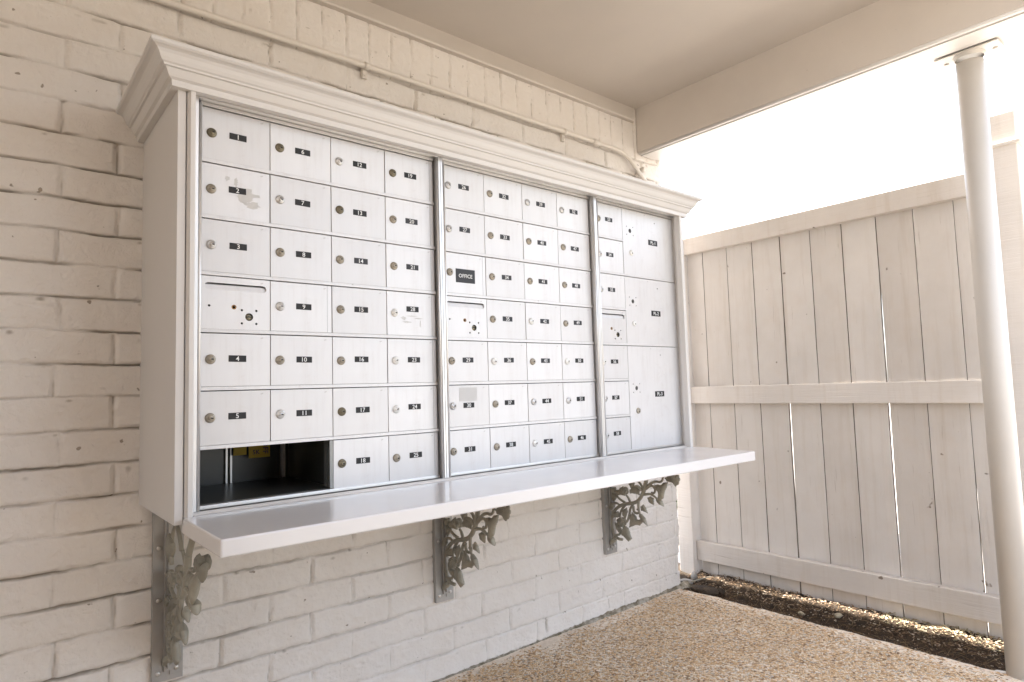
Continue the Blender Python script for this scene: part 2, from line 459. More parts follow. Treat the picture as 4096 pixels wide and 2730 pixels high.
# exposed aggregate slab with a worn, slightly wandering edge
nx = 40
edge = []
ej = smooth_noise(480, 1, 3, 51)[:, 0]; ek = smooth_noise(480, 1, 14, 52)[:, 0]; el_ = smooth_noise(480, 1, 55, 53)[:, 0]
for i in range(480):
    y = .40 - i * 2.9 / 480
    edge.append((2.314 + .0035 * ej[i] + .006 * ek[i] + .010 * el_[i] + .05 * max(0, (y - .15)), y))
g = MB()
lo = [(-6.0, -2.5), (-6.0, .40)]
top = [(x, y, patio_z(x)) for x, y in lo[::1]] + [(x, y, patio_z(x)) for x, y in edge]
g.prism(top, (0, 0, -.11))
structure('patio', g.mesh('patio', M['patio']))

# soil ditch between slab and fence
W, H = 70, 330
xs = np.linspace(2.29, 2.80, W)[:, None] * np.ones((1, H)); ys = np.ones((W, 1)) * np.linspace(-2.4, .95, H)[None, :]
prof = np.interp(xs[:, 0], [2.29, 2.33, 2.37, 2.44, 2.50, 2.54, 2.60, 2.68, 2.80], [-1.215, -1.215, -1.218, -1.214, -1.190, -1.170, -1.168, -1.185, -1.215])[:, None]
zs = prof + .008 * smooth_noise(W, H, 9, 3) + .005 * smooth_noise(W, H, 4, 4) + .004 * smooth_noise(W, H, 2, 5)
structure('soil', grid_mesh('soil', xs, ys, zs, M['soil']))
def soil_z(x, y):
    i = int(np.clip((x - 2.29) / .51 * (W - 1), 0, W - 1)); j = int(np.clip((y + 2.4) / 3.35 * (H - 1), 0, H - 1))
    return float(zs[i, j])

# ------------------------------------------------------------------ brick wall (height field of painted bricks)
def brick_wall():
    x0, x1, z0, z1 = -1.15, 2.355, -1.235, 1.275
    W, H = int((x1 - x0) / .0040), int((z1 - z0) / .0024)
    x = np.linspace(x0, x1, W); z = np.linspace(z0, z1, H)
    X = x[:, None] * np.ones((1, H)); Z = np.ones((W, 1)) * z[None, :]
    n_lo = smooth_noise(W, H, (54, 90), 1); n_md = smooth_noise(W, H, (14, 24), 2); n_sm = smooth_noise(W, H, (5, 9), 3); n_fi = smooth_noise(W, H, (2.2, 3.6), 4)
    n_long = smooth_noise(W, H, (36, 12), 5); n_l2 = smooth_noise(W, H, (13, 8), 6); n_x = smooth_noise(W, H, (8, 6), 8)
    pitch = .08724; zt = .8144
    Zd = Z + .0030 * n_long + .0016 * n_l2 + .0012 * n_sm
    Xd = X + .0035 * n_md + .0018 * n_sm
    t = (zt - Zd) / pitch
    ci = np.floor(t).astype(int); u = t - ci                 # u = 0 just under a joint line
    g = np.random.default_rng(5)
    # bed joint: mortar slopes in, deepest right above the lower brick
    ck = np.clip(ci + 40, 0, 99)
    depth_row = g.uniform(.0085, .0125, 100)
    seg = np.floor((Xd + 3) / .31 + ci * .5).astype(int) % 97
    shallow = np.clip((X - .25) * .55, 0, 1) * np.clip((-.60 - Z) * 3.2, 0, 1)      # low right: joints filled with paint
    shallow2 = np.clip((X - .2) * .6, 0, .75) * np.clip((-.44 - Z) * 8, 0, 1)
    fade = 1 - .62 * shallow - .25 * shallow2
    dv = (.75 + .55 * n_long + .25 * n_md)
    D = depth_row[ck] * np.clip(dv, .38, 1.35) * fade
    mh = .145
    um = np.clip((u - (1 - mh)) / mh, 0, 1)
    bed = D * (.62 * um ** 1.5 + .75 * np.clip((um - .66) / .34, 0, 1) ** 1.5)
    # blunt top arris of the brick below, chipped
    ua = np.clip(1 - u / (.034 + .022 * n_x), 0, 1)
    bed = np.maximum(bed, D * 1.3 * ua ** 1.3)
    # the dark crevice over each lower brick, opening and closing along its length
    dc = np.where(u > .5, 1 - u, u) * pitch
    crev = .0135 * fade * np.clip(.82 + .70 * n_long + .35 * n_md + .2 * n_x, 0, 1.35) * np.clip(1 - dc / .0046, 0, 1) ** .6
    bed = np.maximum(bed, crev)
    # head joints
    L = .27
    off = np.where(ci % 2 == 0, -.25, -.118)
    hj = g.uniform(-.008, .008, (100, 64)); hd = g.uniform(.55, 1.05, (100, 64))
    bi = np.floor((Xd - off) / L).astype(int); v = (Xd - off) - bi * L
    bk = np.clip(bi + 20, 1, 62)
    dl = np.abs(v - hj[ck, bk]); dr = np.abs(L + hj[ck, bk + 1] - v)
    hdepth = np.where(dl < dr, hd[ck, bk], hd[ck, bk + 1])
    dm = np.minimum(dl, dr)
    head = .0112 * hdepth * np.clip(1 - dm / .0098, 0, 1) ** .8 * np.clip(.85 + .7 * n_md, .1, 1.4) * (1 - .45 * shallow - .3 * shallow2)
    # each brick sits a little differently
    bo = g.uniform(-.0016, .0016, (100, 64)); bt = g.uniform(-.006, .006, (100, 64)); bs = g.uniform(-.014, .014, (100, 64))
    plane = bo[ck, bk] + bt[ck, bk] * (v - L / 2) + bs[ck, bk] * (u - .5) * pitch
    plane = plane * (1 - um) * (1 - .5 * shallow)
    chip = np.clip(n_x * n_l2 - .25, 0, 1) * .006 * np.clip(1.2 - u * 2.4, .15, 1)
    rough = .0014 * n_lo * .7 + .0009 * n_md + .0009 * n_sm + .0008 * n_fi
    h = plane - np.maximum(bed, head) - chip + rough
    # soldier course above z = .99
    zs0 = .992
    sd = np.abs(((Xd - .644 + .0875 / 2) % .0875) - .0875 / 2)
    si = np.floor((Xd - .644 + .0875 / 2) / .0875).astype(int) % 89
    sdep = g.uniform(.4, 1.1, 100)
    hs = -.0075 * sdep[si] * np.clip(1 - sd / .0078, 0, 1) ** .8 * np.clip(.9 + .6 * n_md, .2, 1.4) + rough + g.uniform(-.001, .001, 100)[np.floor((Xd - .644) / .0875).astype(int) % 89]
    sb = -.006 * np.clip(1 - np.abs(Zd - zs0) / .006, 0, 1)
    h = np.where(Zd > zs0, np.minimum(hs, hs + sb), np.where(Zd > zs0 - .012, h + sb, h))
    # open crack low on the right and a broken head joint by the floor
    for cx, cz0, cz1, wd in ((1.418, -1.165, -1.105, .006), (1.80, -1.16, -1.115, .003)):
        m = np.clip(1 - np.abs(Xd - cx - .004 * n_sm) / wd, 0, 1) * ((Z > cz0) & (Z < cz1))
        h -= .011 * m * np.clip(.8 + .5 * n_md, 0, 1)
    # right end: ragged course ends, rounded arris
    xr = 2.355 + g.uniform(-.012, .008, 100)[ck] - .006 * np.clip(um, 0, 1) + .002 * n_sm
    Xo = np.where(X > 2.2, 2.2 + (X - 2.2) * (xr - 2.2) / (x1 - 2.2), X)
    de = np.clip(1 - (xr - Xo) / .022, 0, 1)
    h = h - .022 * (1 - np.sqrt(np.clip(1 - de ** 2, 0, 1)))
    Y = YW - h
    # pull the last column back as the end face
    Xo = np.concatenate([Xo, Xo[-1:, :] - .004], 0); Y = np.concatenate([Y, np.full((1, H), YW + .12)], 0); Zo = np.concatenate([Z, Z[-1:, :]], 0)
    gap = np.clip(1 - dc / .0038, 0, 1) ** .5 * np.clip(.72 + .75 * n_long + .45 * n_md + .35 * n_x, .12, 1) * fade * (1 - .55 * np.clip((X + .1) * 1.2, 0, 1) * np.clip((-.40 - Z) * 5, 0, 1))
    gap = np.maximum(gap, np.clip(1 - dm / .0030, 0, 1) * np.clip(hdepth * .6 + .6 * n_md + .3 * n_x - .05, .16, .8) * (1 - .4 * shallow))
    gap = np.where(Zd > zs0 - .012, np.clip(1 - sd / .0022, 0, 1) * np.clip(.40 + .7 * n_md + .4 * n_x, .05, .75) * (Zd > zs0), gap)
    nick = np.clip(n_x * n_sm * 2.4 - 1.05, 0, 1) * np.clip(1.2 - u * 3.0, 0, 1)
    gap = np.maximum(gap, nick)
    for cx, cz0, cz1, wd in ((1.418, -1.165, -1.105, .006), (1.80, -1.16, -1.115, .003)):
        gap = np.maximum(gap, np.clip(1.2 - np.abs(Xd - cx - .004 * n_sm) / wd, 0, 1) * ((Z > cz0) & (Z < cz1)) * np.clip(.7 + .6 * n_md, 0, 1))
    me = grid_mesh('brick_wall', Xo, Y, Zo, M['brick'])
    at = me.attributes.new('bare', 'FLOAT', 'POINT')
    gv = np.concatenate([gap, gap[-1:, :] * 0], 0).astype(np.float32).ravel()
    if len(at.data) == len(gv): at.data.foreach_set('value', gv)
    o = link('brick_wall', me)
    tag(o, 'cream painted brick wall carrying the mailbox cabinet, with a course of upright bricks under the ceiling', 'wall')
    b = MB(); b.box(-6, 2.325, YW + .03, YW + .22, -1.3, 1.5); b.box(-6, -1.151, YW, YW + .03, -1.3, 1.26)
    b.build('wall_core', M['brick'], o)
    # crumbled mortar fillet where wall and slab meet
    w, hh = 900, 12
    fx = np.linspace(-.6, 2.40, w); n1 = smooth_noise(w, hh, (2.2, 2.2), 21); n2 = smooth_noise(w, hh, (5, 3), 22); n3 = smooth_noise(w, 1, 6, 23)[:, 0]; n4 = smooth_noise(w, 1, 70, 24)[:, 0]
    a = np.linspace(0, 1, hh)
    grow = np.interp(fx, [-.6, .8, 1.3, 1.8, 2.4], [.5, .55, .85, 1.1, 1.5])
    FX = fx[:, None] * np.ones((1, hh))
    wid = (.013 + .003 * n3 + .006 * n4) * grow; hei = (.0075 + .002 * n3 + .003 * n4) * grow
    FY = YW + .006 - (wid[:, None] + .010) * a[None, :] + .0025 * n1
    FZ = np.array([patio_z(q) for q in fx])[:, None] - .006 + (hei[:, None] + .008) * np.clip(1 - a[None, :] ** 1.6, 0, 1) + .003 * n2 * (1 - a[None, :] * .5) + .0025 * n1
    link('mortar_fillet', grid_mesh('mortar_fillet', FX, FY, FZ, M['mortar'], smooth=False, flip=True), o)
    return o
brick_wall()

# ------------------------------------------------------------------ carport roof: ceiling, trim, beam
roof = empty('carport_roof', (2.2, YW, 1.25), 'cream carport roof with flat ceiling and a deep edge beam above the fence', 'roof')
RO = (2.2, YW, 1.25)
ROOF_Y, ROOF_X = -1.85, -5.0
BLOCK_X, BLOCK_Y = .5, -1.95  # limits of the added front light blocker
OW_Y, OW_H = -8.0, 3.6
b = MB(RO); b.box(ROOF_X + .1, 2.146, ROOF_Y + .1, .60, 1.2528, 1.34); b.build('ceiling', M['cream'], roof)
b = MB(RO)
pr = [(YW + .02, 1.1775), (.337, 1.1715), (.334, 1.178), (.3560, 1.2525), (YW + .02, 1.2525)]
a_ = [Vector((-6, y, z)) for y, z in pr]
c_ = [Vector((2.145 - max(0, (YW - y)) * 1.6, y, z)) for y, z in pr]
vs1 = [b.bm.verts.new(p - b.off) for p in a_]; vs2 = [b.bm.verts.new(p - b.off) for p in c_]
b.bm.faces.new(vs1); b.bm.faces.new(vs2[::-1])
for i in range(5): b.bm.faces.new((vs1[i], vs2[i], vs2[(i + 1) % 5], vs1[(i + 1) % 5]))
b.build('ceiling_trim', M['cream'], roof)
b = MB(RO); b.box(2.1455, 2.372, ROOF_Y + .05, YW - .004, 1.026, 1.36); b.build('edge_beam', M['cream_beam'], roof)
b = MB(RO); b.tube([(2.158, YW - .006, 1.0235), (2.158, ROOF_Y + .05, 1.0235)], .0085, 12); b.box(2.158, 2.176, ROOF_Y + .05, YW - .006, 1.0185, 1.0258)
b.build('edge_bead', M['white'], roof)
b = MB(RO); b.box(2.178, 2.281, ROOF_Y + .05, YW - .005, 1.0145, 1.0258, .001); b.build('soffit_board', M['white'], roof)
b = MB(RO); b.box(2.289, 2.382, ROOF_Y + .05, YW - .005, 1.0185, 1.0258, .001); b.box(2.3725, 2.382, ROOF_Y + .05, YW - .005, 1.0258, 1.36); b.build('outer_board', M['white'], roof)
b = MB(RO); b.box(ROOF_X, 2.536, ROOF_Y, 3.0, 1.361, 1.40); b.box(2.516, 2.536, ROOF_Y, 3.0, 1.30, 1.361); b.build('roof_deck', M['cream_beam'], roof)

b = MB(RO); b.box(2.75, 4.5, .9, 5.0, 3.0, 3.1); b.build('gravel_shade_slab', M['cream_beam'], roof)  # unseen slab added high up to shade the gravel beyond the fence
# unseen walls added round the camera to cut light from the left and front
b = MB(RO); b.box(-3.2, -3.0, -1.0, YW - .001, -1.25, 1.2526); b.build('end_light_blocker', M['tan_blocker'], roof)
b = MB(RO); b.box(-2.999, BLOCK_X, BLOCK_Y - .2, BLOCK_Y, -1.25, 1.2526); b.build('front_light_blocker', M['tan_blocker'], roof)

# ------------------------------------------------------------------ steel support post
PX, PY = 2.340, -1.012
post = empty('support_post', (PX, PY, GZ), 'round white steel post holding up the carport beam in front of the fence', 'post')
PO = (PX, PY, GZ)
b = MB(PO); b.lathe((PX, PY, GZ - .03), (0, 0, 1), [(0, 0), (.0435, 0), (.0435, 2.196), (0, 2.196)], 40); b.build('pole', M['post'], post)
b = MB(PO); b.lathe((PX, PY, 1.0075), (0, 0, 1), [(.0445, -.012), (.0455, -.005), (.0495, 0), (.0495, .002)], 40); b.build('weld_collar', M['post'], post)
b = MB(PO); b.box(2.289, 2.391, -1.109, -.916, 1.0085, 1.0138, .001); pl = b.build('top_plate', M['post'], post)
for sy in (-1.088, -.938):
    b = MB(PO); b.lathe((2.352, sy, 1.0084), (0, 0, -1), [(.008, 0), (.008, .002), (.005, .0042), (0, .0045)], 12); b.build('screw', M['post'], pl)

# ------------------------------------------------------------------ fence
XR, XB = 2.575, 2.614
fence = empty('board_fence', (2.6, -.3, GZ), 'cream painted fence of wide vertical boards on three rails, beyond the brick wall', 'fence')
FO = (2.6, -.3, GZ)
joints = [.413, .3155, .1705, .0265, -.1215, -.2697, -.4150, -.5615, -.7080, -.8545, -1.0]
gaps =   [0, .0030, .0034, .0036, .0092, .0036, .0032, .0077, .0034, .0043, .003]
for i in range(len(joints) - 1):
    ya = joints[i] - gaps[i] / 2; yb = joints[i + 1] + gaps[i + 1] / 2
    x_ = XB + random.uniform(-.0022, .0022); tw = random.uniform(-.0012, .0012)
    b = MB(FO); z0, z1 = -1.26, .632
    nseg = 12; L1 = []; R1 = []
    e1 = [random.uniform(-.0006, .0006) for _ in range(nseg + 1)]; e2 = [random.uniform(-.0006, .0006) for _ in range(nseg + 1)]
    # gap closes towards the top where the photo shows it dark
    def gapk(j, z):
        gg = gaps[j]
        if gg < .004: k = 1.0
        elif j == 9: k = np.interp(z, [-1.2, -.7, -.5], [1.0, .9, .35])
        elif j == 7: k = np.interp(z, [-1.2, -.85, -.5, 0, .2, .3], [.55, .7, 1.0, .95, .75, .4])
        else: k = np.interp(z, [-1.2, -.8, -.5, -.1, .1, .3], [.6, .72, 1.0, .85, .6, .3])
        return gg * .5 * k - gg / 2
    old = set()
    rows = []
    for k in range(nseg + 1):
        z = z0 + (z1 - z0) * k / nseg
        y_a = ya + e1[k] - gapk(i, z); y_b = yb + e2[k] + gapk(i + 1, z)
        rows.append([b.bm.verts.new(Vector(p) - b.off) for p in ((x_ - tw, y_a - .0008, z), (x_ - tw + .0010, y_a, z), (x_ + .016, y_a, z), (x_ + .016, y_b, z), (x_ + tw + .0010, y_b, z), (x_ + tw, y_b + .0008, z))])
    for ra, rb in zip(rows, rows[1:]):
        for k in range(6):
            b.bm.faces.new((ra[k], ra[(k + 1) % 6], rb[(k + 1) % 6], rb[k])).material_index = 1 if k in (1, 3) else 0
    b.bm.faces.new(rows[0][::-1]); b.bm.faces.new(rows[-1])
    b.build('board', [M['fence'], M['bare_wood']], fence)
for z0, z1 in ((.5523, .6435), (-.2667, -.1755), (-1.1008, -.9996)):
    b = MB(FO); b.box(XR, XB - .0025, -1.0, .418, z0, z1, .003); b.build('rail', M['rail'], fence)
b = MB(FO); b.box(2.546, 2.635, .42, .51, -1.35, .66, .004); b.build('post', M['rail'], fence)
b = MB(FO); b.box(2.572, 2.661, -1.083, -.996, -1.35, .842, .004); ep = b.build('post', M['rail'], fence)
tag(ep, 'taller end post with a band near its top')
b = MB(FO); b.box(2.560, 2.673, -1.096, -.984, .712, .727, .003); b.build('trim_band', M['rail'], ep)

# ------------------------------------------------------------------ conduit on the wall
CZ, CY = .993, .336
cond = empty('conduit', (1.2, CY, CZ), 'thin cream conduit pipe clipped along the wall above the mailbox cabinet', 'conduit')
CO = (1.2, CY, CZ)
b = MB(CO)
path = [(-1.2, CY, CZ - .006), (-.04, CY, CZ - .004), (.53, CY, CZ + .001), (1.56, CY, CZ + .002), (1.84, CY, CZ + .001), (1.95, CY, CZ)]
for k in range(1, 9):
    a = R(37) * k / 8
    path.append((1.95 + .19 * math.sin(a), CY, CZ - .19 * (1 - math.cos(a))))
path.append((2.268, CY, CZ - .19 * (1 - math.cos(R(37))) - (2.268 - path[-1][0]) * math.tan(R(37))))
b.tube(path, .0100, 14); b.build('pipe', M['conduit'], cond)
endp = Vector(path[-1]); dirp = (endp - Vector(path[-2])).normalized()
b = MB(CO); b.tube([endp - dirp * .012, endp + dirp * .004, endp + dirp * .022], [.0135, .0150, .0150], 16)
el = endp + dirp * .018
b.tube([el, el + dirp * .02 + Vector((0, 0, 0)), el + dirp * .036 + Vector((0, .016, 0)), el + dirp * .042 + Vector((0, .05, 0))], .019, 16)
b.build('elbow', M['conduit'], cond)
def clamp(px, pz, ang=0):
    b = MB(CO)
    b.tube([(px - .009, CY, pz), (px + .009, CY, pz)], .0135, 16)
    b.box(px - .009, px + .009, CY + .010, YW - .003, pz - .040, pz - .005, .001)
    b.lathe((px, CY + .0095, pz - .030), (0, -1, 0), [(.0055, 0), (.0055, .0015), (.003, .0035), (0, .0038)], 12)
    me = b.mesh('clamp', M['conduit'])
    if ang:
        c = Vector((px, CY, pz)) - Vector(CO)
        me.transform(Matrix.Translation(c) @ Matrix.Rotation(ang, 4, 'Y') @ Matrix.Translation(-c))
    link('clamp', me, cond)
clamp(.618, CZ + .001); clamp(1.602, CZ + .002); clamp(2.148, CZ - .065, R(37))
b = MB(CO); b.tube([(1.785, CY, CZ + .001), (1.83, CY, CZ + .001)], .0137, 16)
for q in (1.796, 1.819): b.lathe((q, CY - .0115, CZ + .005), (0, -1, .3), [(.004, 0), (.004, .004), (0, .0042)], 10)
b.build('coupling', M['conduit'], cond)

# ------------------------------------------------------------------ cabinet woodwork
XL, XRT = -.0625, 1.922
cab = empty('mailbox_cabinet', (.93, YW, -.4377), 'white wooden cabinet with a crown moulding built out from the brick wall round the mailboxes', 'cabinet')
KO = (.93, YW, -.4377)
YT = -.040
b = MB(KO); b.box(XL, XL + .018, YT, YW + .012, -.4377, .60, .0012); b.build('side_panel', M['white'], cab)
b = MB(KO); b.box(XRT - .018, XRT, YT, YW + .012, -.4377, .60, .0012); b.build('side_panel', M['white'], cab)
b = MB(KO); b.box(XL + .0185, XRT - .0185, -.020, YW + .012, -.4374, -.4235); b.build('bottom_panel', M['white'], cab)
b = MB(KO); b.box(XL + .0185, XRT - .0185, YT + .001, YW + .012, .579, .600); b.build('top_board', M['white'], cab)
# casing moulding round the mailboxes
CX0, CX1, CZT = -.0425, XRT - .0195, .583
b = MB(KO)
def stile(x0, x1, name):
    b = MB(KO)
    s = 1 if x0 < x1 else -1
    pr = [(x0, -.024), (x0, YT - .001), (x0 + s * .003, YT - .007), (x0 + s * .0055, -.052), (x1 - s * .002, -.052), (x1, -.050), (x1, -.024)]
    b.prism([(x, y, -.4225) for x, y in pr], (0, 0, CZT + .4225 - .0003)); b.build(name, M['white_wood'], cab)
stile(CX0, -.0262, 'casing'); stile(CX1, CX1 - .0165, 'casing')
b = MB(KO)
pr = [(.571, -.024), (.571, -.050), (.573, -.052), (.5785, -.052), (.5830, -.046), (.5830, -.024)]
b.prism([(-.0257, y, z) for z, y in pr], (CX1 - .0170 + .0257, 0, 0)); b.build('casing', M['white_wood'], cab)
# crown moulding, mitred at both front corners
prof = [(.0, .566), (.016, .566), (.017, .580), (.0215, .583), (.0235, .584), (.0265, .589), (.0305, .5975), (.0325, .601), (.0375, .602), (.0385, .606), (.0425, .609), (.0465, .616),
        (.0500, .6245), (.0545, .6305), (.0600, .6335), (.0650, .6350), (.0665, .637), (.0685, .638), (.0685, .646), (.0675, .6475), (.0, .6475)]
b = MB(KO); rings = []
for st in range(4):
    ring = []
    for d, z in prof:
        dd = d * (1 if st < 2 else .86)
        p = [(XL - d, YW + .012, z), (XL - d, YT - d, z), (XRT + dd, YT - d, z - .004), (XRT + dd, YW + .012, z - .004)][st]
        ring.append(b.bm.verts.new(Vector(p) - b.off))
    rings.append(ring)
npf = len(prof)
for r1, r2 in zip(rings, rings[1:]):
    for k in range(npf): b.bm.faces.new((r1[k], r1[(k + 1) % npf], r2[(k + 1) % npf], r2[k]))
b.build('crown_moulding', M['white'], cab)

# ------------------------------------------------------------------ shelf
b = MB((.9, -.19, -.44))
b.prism([(-.0475, -.3416, -.4572), (1.884, -.3412, -.4576), (1.9285, -.0535, -.4576), (-.0475, -.0535, -.4572)], (0, 0, .0348), bevel=.0035)
b.box(-.0425, 1.90, -.0534, -.021, -.4570, -.4226)
sh = b.build('shelf', M['shelf'], None, (.9, -.19, -.44))
tag(sh, 'long glossy white shelf under the mailboxes, resting on the cast brackets', 'shelf')
b = MB((.9, -.19, -.44))
b.prism([(-.024, -.034, -.4224), (-.024, -.021, -.4224), (-.024, -.021, -.4165)], (1.92, 0, 0)); b.build('sealant_bead', M['sealant'], sh)

# ------------------------------------------------------------------ cast brackets
STEMS = {
 'main':[(0.128, -0.545),(0.134, -0.572), (0.146, -0.611), (0.158, -0.632), (0.173, -0.652), (0.195, -0.668), (0.224, -0.677), (0.264, -0.686), (0.299, -0.703), (0.322, -0.726), (0.337, -0.756), (0.34, -0.785), (0.334, -0.81), (0.324, -0.831), (0.302, -0.842), (0.28, -0.842)],
 's1':[(0.159, -0.615), (0.17, -0.6), (0.184, -0.597), (0.202, -0.603)],
 's2':[(0.15, -0.609), (0.163, -0.594), (0.176, -0.583), (0.186, -0.574), (.195, -.545)],
 's3':[(0.13, -0.596), (0.107, -0.578), (0.08, -0.568), (0.06, -0.568), (0.046, -0.561), (0.042, -0.549), (.03, -.53)],
 's4':[(0.148, -0.63), (0.116, -0.624), (0.096, -0.628), (0.08, -0.639)],
 's5':[(0.136, -0.605), (0.118, -0.592), (0.101, -0.589), (0.09, -0.6), (0.091, -0.614), (0.101, -0.62), (0.108, -0.615)],
 's6':[(0.226, -0.672), (0.241, -0.654), (0.249, -0.644)],
 's7':[(0.256, -0.676), (0.282, -0.665), (0.307, -0.648)],
 's8':[(0.177, -0.655), (0.178, -0.68), (0.176, -0.702), (0.17, -0.726)],
 's9':[(0.21, -0.678), (0.225, -0.697), (0.232, -0.72), (0.228, -0.742), (0.207, -0.752), (0.171, -0.742)],
 's10':[(0.21, -0.687), (0.208, -0.709), (0.194, -0.716), (0.18, -0.709), (0.182, -0.697), (0.19, -0.7)],
 's11':[(0.253, -0.686), (0.269, -0.702), (0.281, -0.718), (0.288, -0.738), (0.283, -0.758)],
 's12':[(0.328, -0.829), (0.298, -0.823), (0.286, -0.806), (0.289, -0.795)],
 's13':[(0.324, -0.689), (0.301, -0.684), (0.283, -0.693)],
 's14':[(0.232, -0.723), (0.239, -0.749), (0.25, -0.761), (0.264, -0.752)],
 't1':[(.128, -.545), (.12, -.52), (.10, -.49), (.06, -.475), (0, -.474), (-.12, -.474)],
 't2':[(.195, -.545), (.21, -.51), (.25, -.48), (.34, -.475)],
 't4':[(.30, -.60), (.31, -.56), (.29, -.51), (.25, -.48)],
}
LEAVES = {
 'a':[(0.087, -0.586), (0.07, -0.581), (0.054, -0.583), (0.044, -0.572), (0.022, -0.567), (0.027, -0.588), (0.039, -0.608), (0.042, -0.63), (0.058, -0.644), (0.071, -0.643), (0.066, -0.622), (0.069, -0.609), (0.082, -0.602)],
 'b':[(0.128, -0.642), (0.114, -0.635), (0.099, -0.641), (0.099, -0.667), (0.112, -0.662), (0.122, -0.657)],
 'c':[(0.087, -0.643), (0.074, -0.64), (0.058, -0.647), (0.048, -0.668), (0.068, -0.663), (0.081, -0.655)],
 'd':[(0.17, -0.685), (0.155, -0.675), (0.144, -0.687), (0.136, -0.708), (0.152, -0.702), (0.169, -0.701)],
 'e':[(0.177, -0.724), (0.163, -0.716), (0.146, -0.73), (0.136, -0.76), (0.154, -0.748), (0.169, -0.742)],
 'f':[(0.228, -0.744), (0.215, -0.714), (0.198, -0.729), (0.192, -0.745), (0.167, -0.736), (0.164, -0.749), (0.183, -0.766), (0.2, -0.765), (0.237, -0.782), (0.232, -0.762)],
 'g':[(0.273, -0.714), (0.25, -0.7), (0.244, -0.716), (0.257, -0.746), (0.271, -0.733)],
 'h':[(0.327, -0.735), (0.303, -0.722), (0.289, -0.73), (0.293, -0.745), (0.324, -0.75)],
 'i':[(0.331, -0.647), (0.31, -0.642), (0.302, -0.656), (0.324, -0.681), (0.334, -0.668)],
 'j':[(0.31, -0.628), (0.279, -0.622), (0.276, -0.639), (0.296, -0.649), (0.308, -0.642)],
 'k':[(0.336, -0.622), (0.309, -0.616), (0.306, -0.636), (0.325, -0.644)],
 'l':[(0.35, -0.71), (0.335, -0.688), (0.316, -0.683), (0.317, -0.703), (0.345, -0.723)],
 'm':[(0.321, -0.774), (0.299, -0.782), (0.285, -0.8), (0.297, -0.813), (0.311, -0.798)],
 'n':[(0.266, -0.777), (0.244, -0.788), (0.238, -0.804), (0.235, -0.82), (0.229, -0.83), (0.248, -0.844), (0.265, -0.83), (0.283, -0.822), (0.282, -0.808)],
 'o':[(0.361, -0.885), (0.344, -0.848), (0.325, -0.84), (0.316, -0.852), (0.342, -0.876), (0.356, -0.887)],
 'p':[(0.23, -0.589), (0.197, -0.583), (0.202, -0.603), (0.217, -0.61)],
 'q':[(0.224, -0.619), (0.206, -0.601), (0.184, -0.604), (0.174, -0.616), (0.176, -0.635), (0.193, -0.63), (0.207, -0.63), (0.222, -0.633)],
 'r':[(0.028, -0.548), (-0.004, -0.533), (-0.035, -0.533), (-0.04, -0.548), (-0.033, -0.567), (-0.02, -0.577), (-0.011, -0.564), (0.017, -0.561)],
 's':[(.33, -.60), (.29, -.57), (.28, -.54), (.31, -.52), (.34, -.55)],
}
ROSES = [(0.259, -0.626, 0.016), (0.28, -0.765, 0.0175), (-0.004, -0.538, 0.0165)]
def catmull(pts, n=4):
    out = []
    for i in range(len(pts) - 1):
        p0 = pts[max(i - 1, 0)]; p1 = pts[i]; p2 = pts[i + 1]; p3 = pts[min(i + 2, len(pts) - 1)]
        for k in range(n):
            t = k / n
            out.append(tuple(.5 * ((2 * b) + (-a + c) * t + (2 * a - 5 * b + 4 * c - d) * t * t + (-a + 3 * b - 3 * c + d) * t ** 3) for a, b, c, d in zip(p0, p1, p2, p3)))
    out.append(pts[-1]); return out
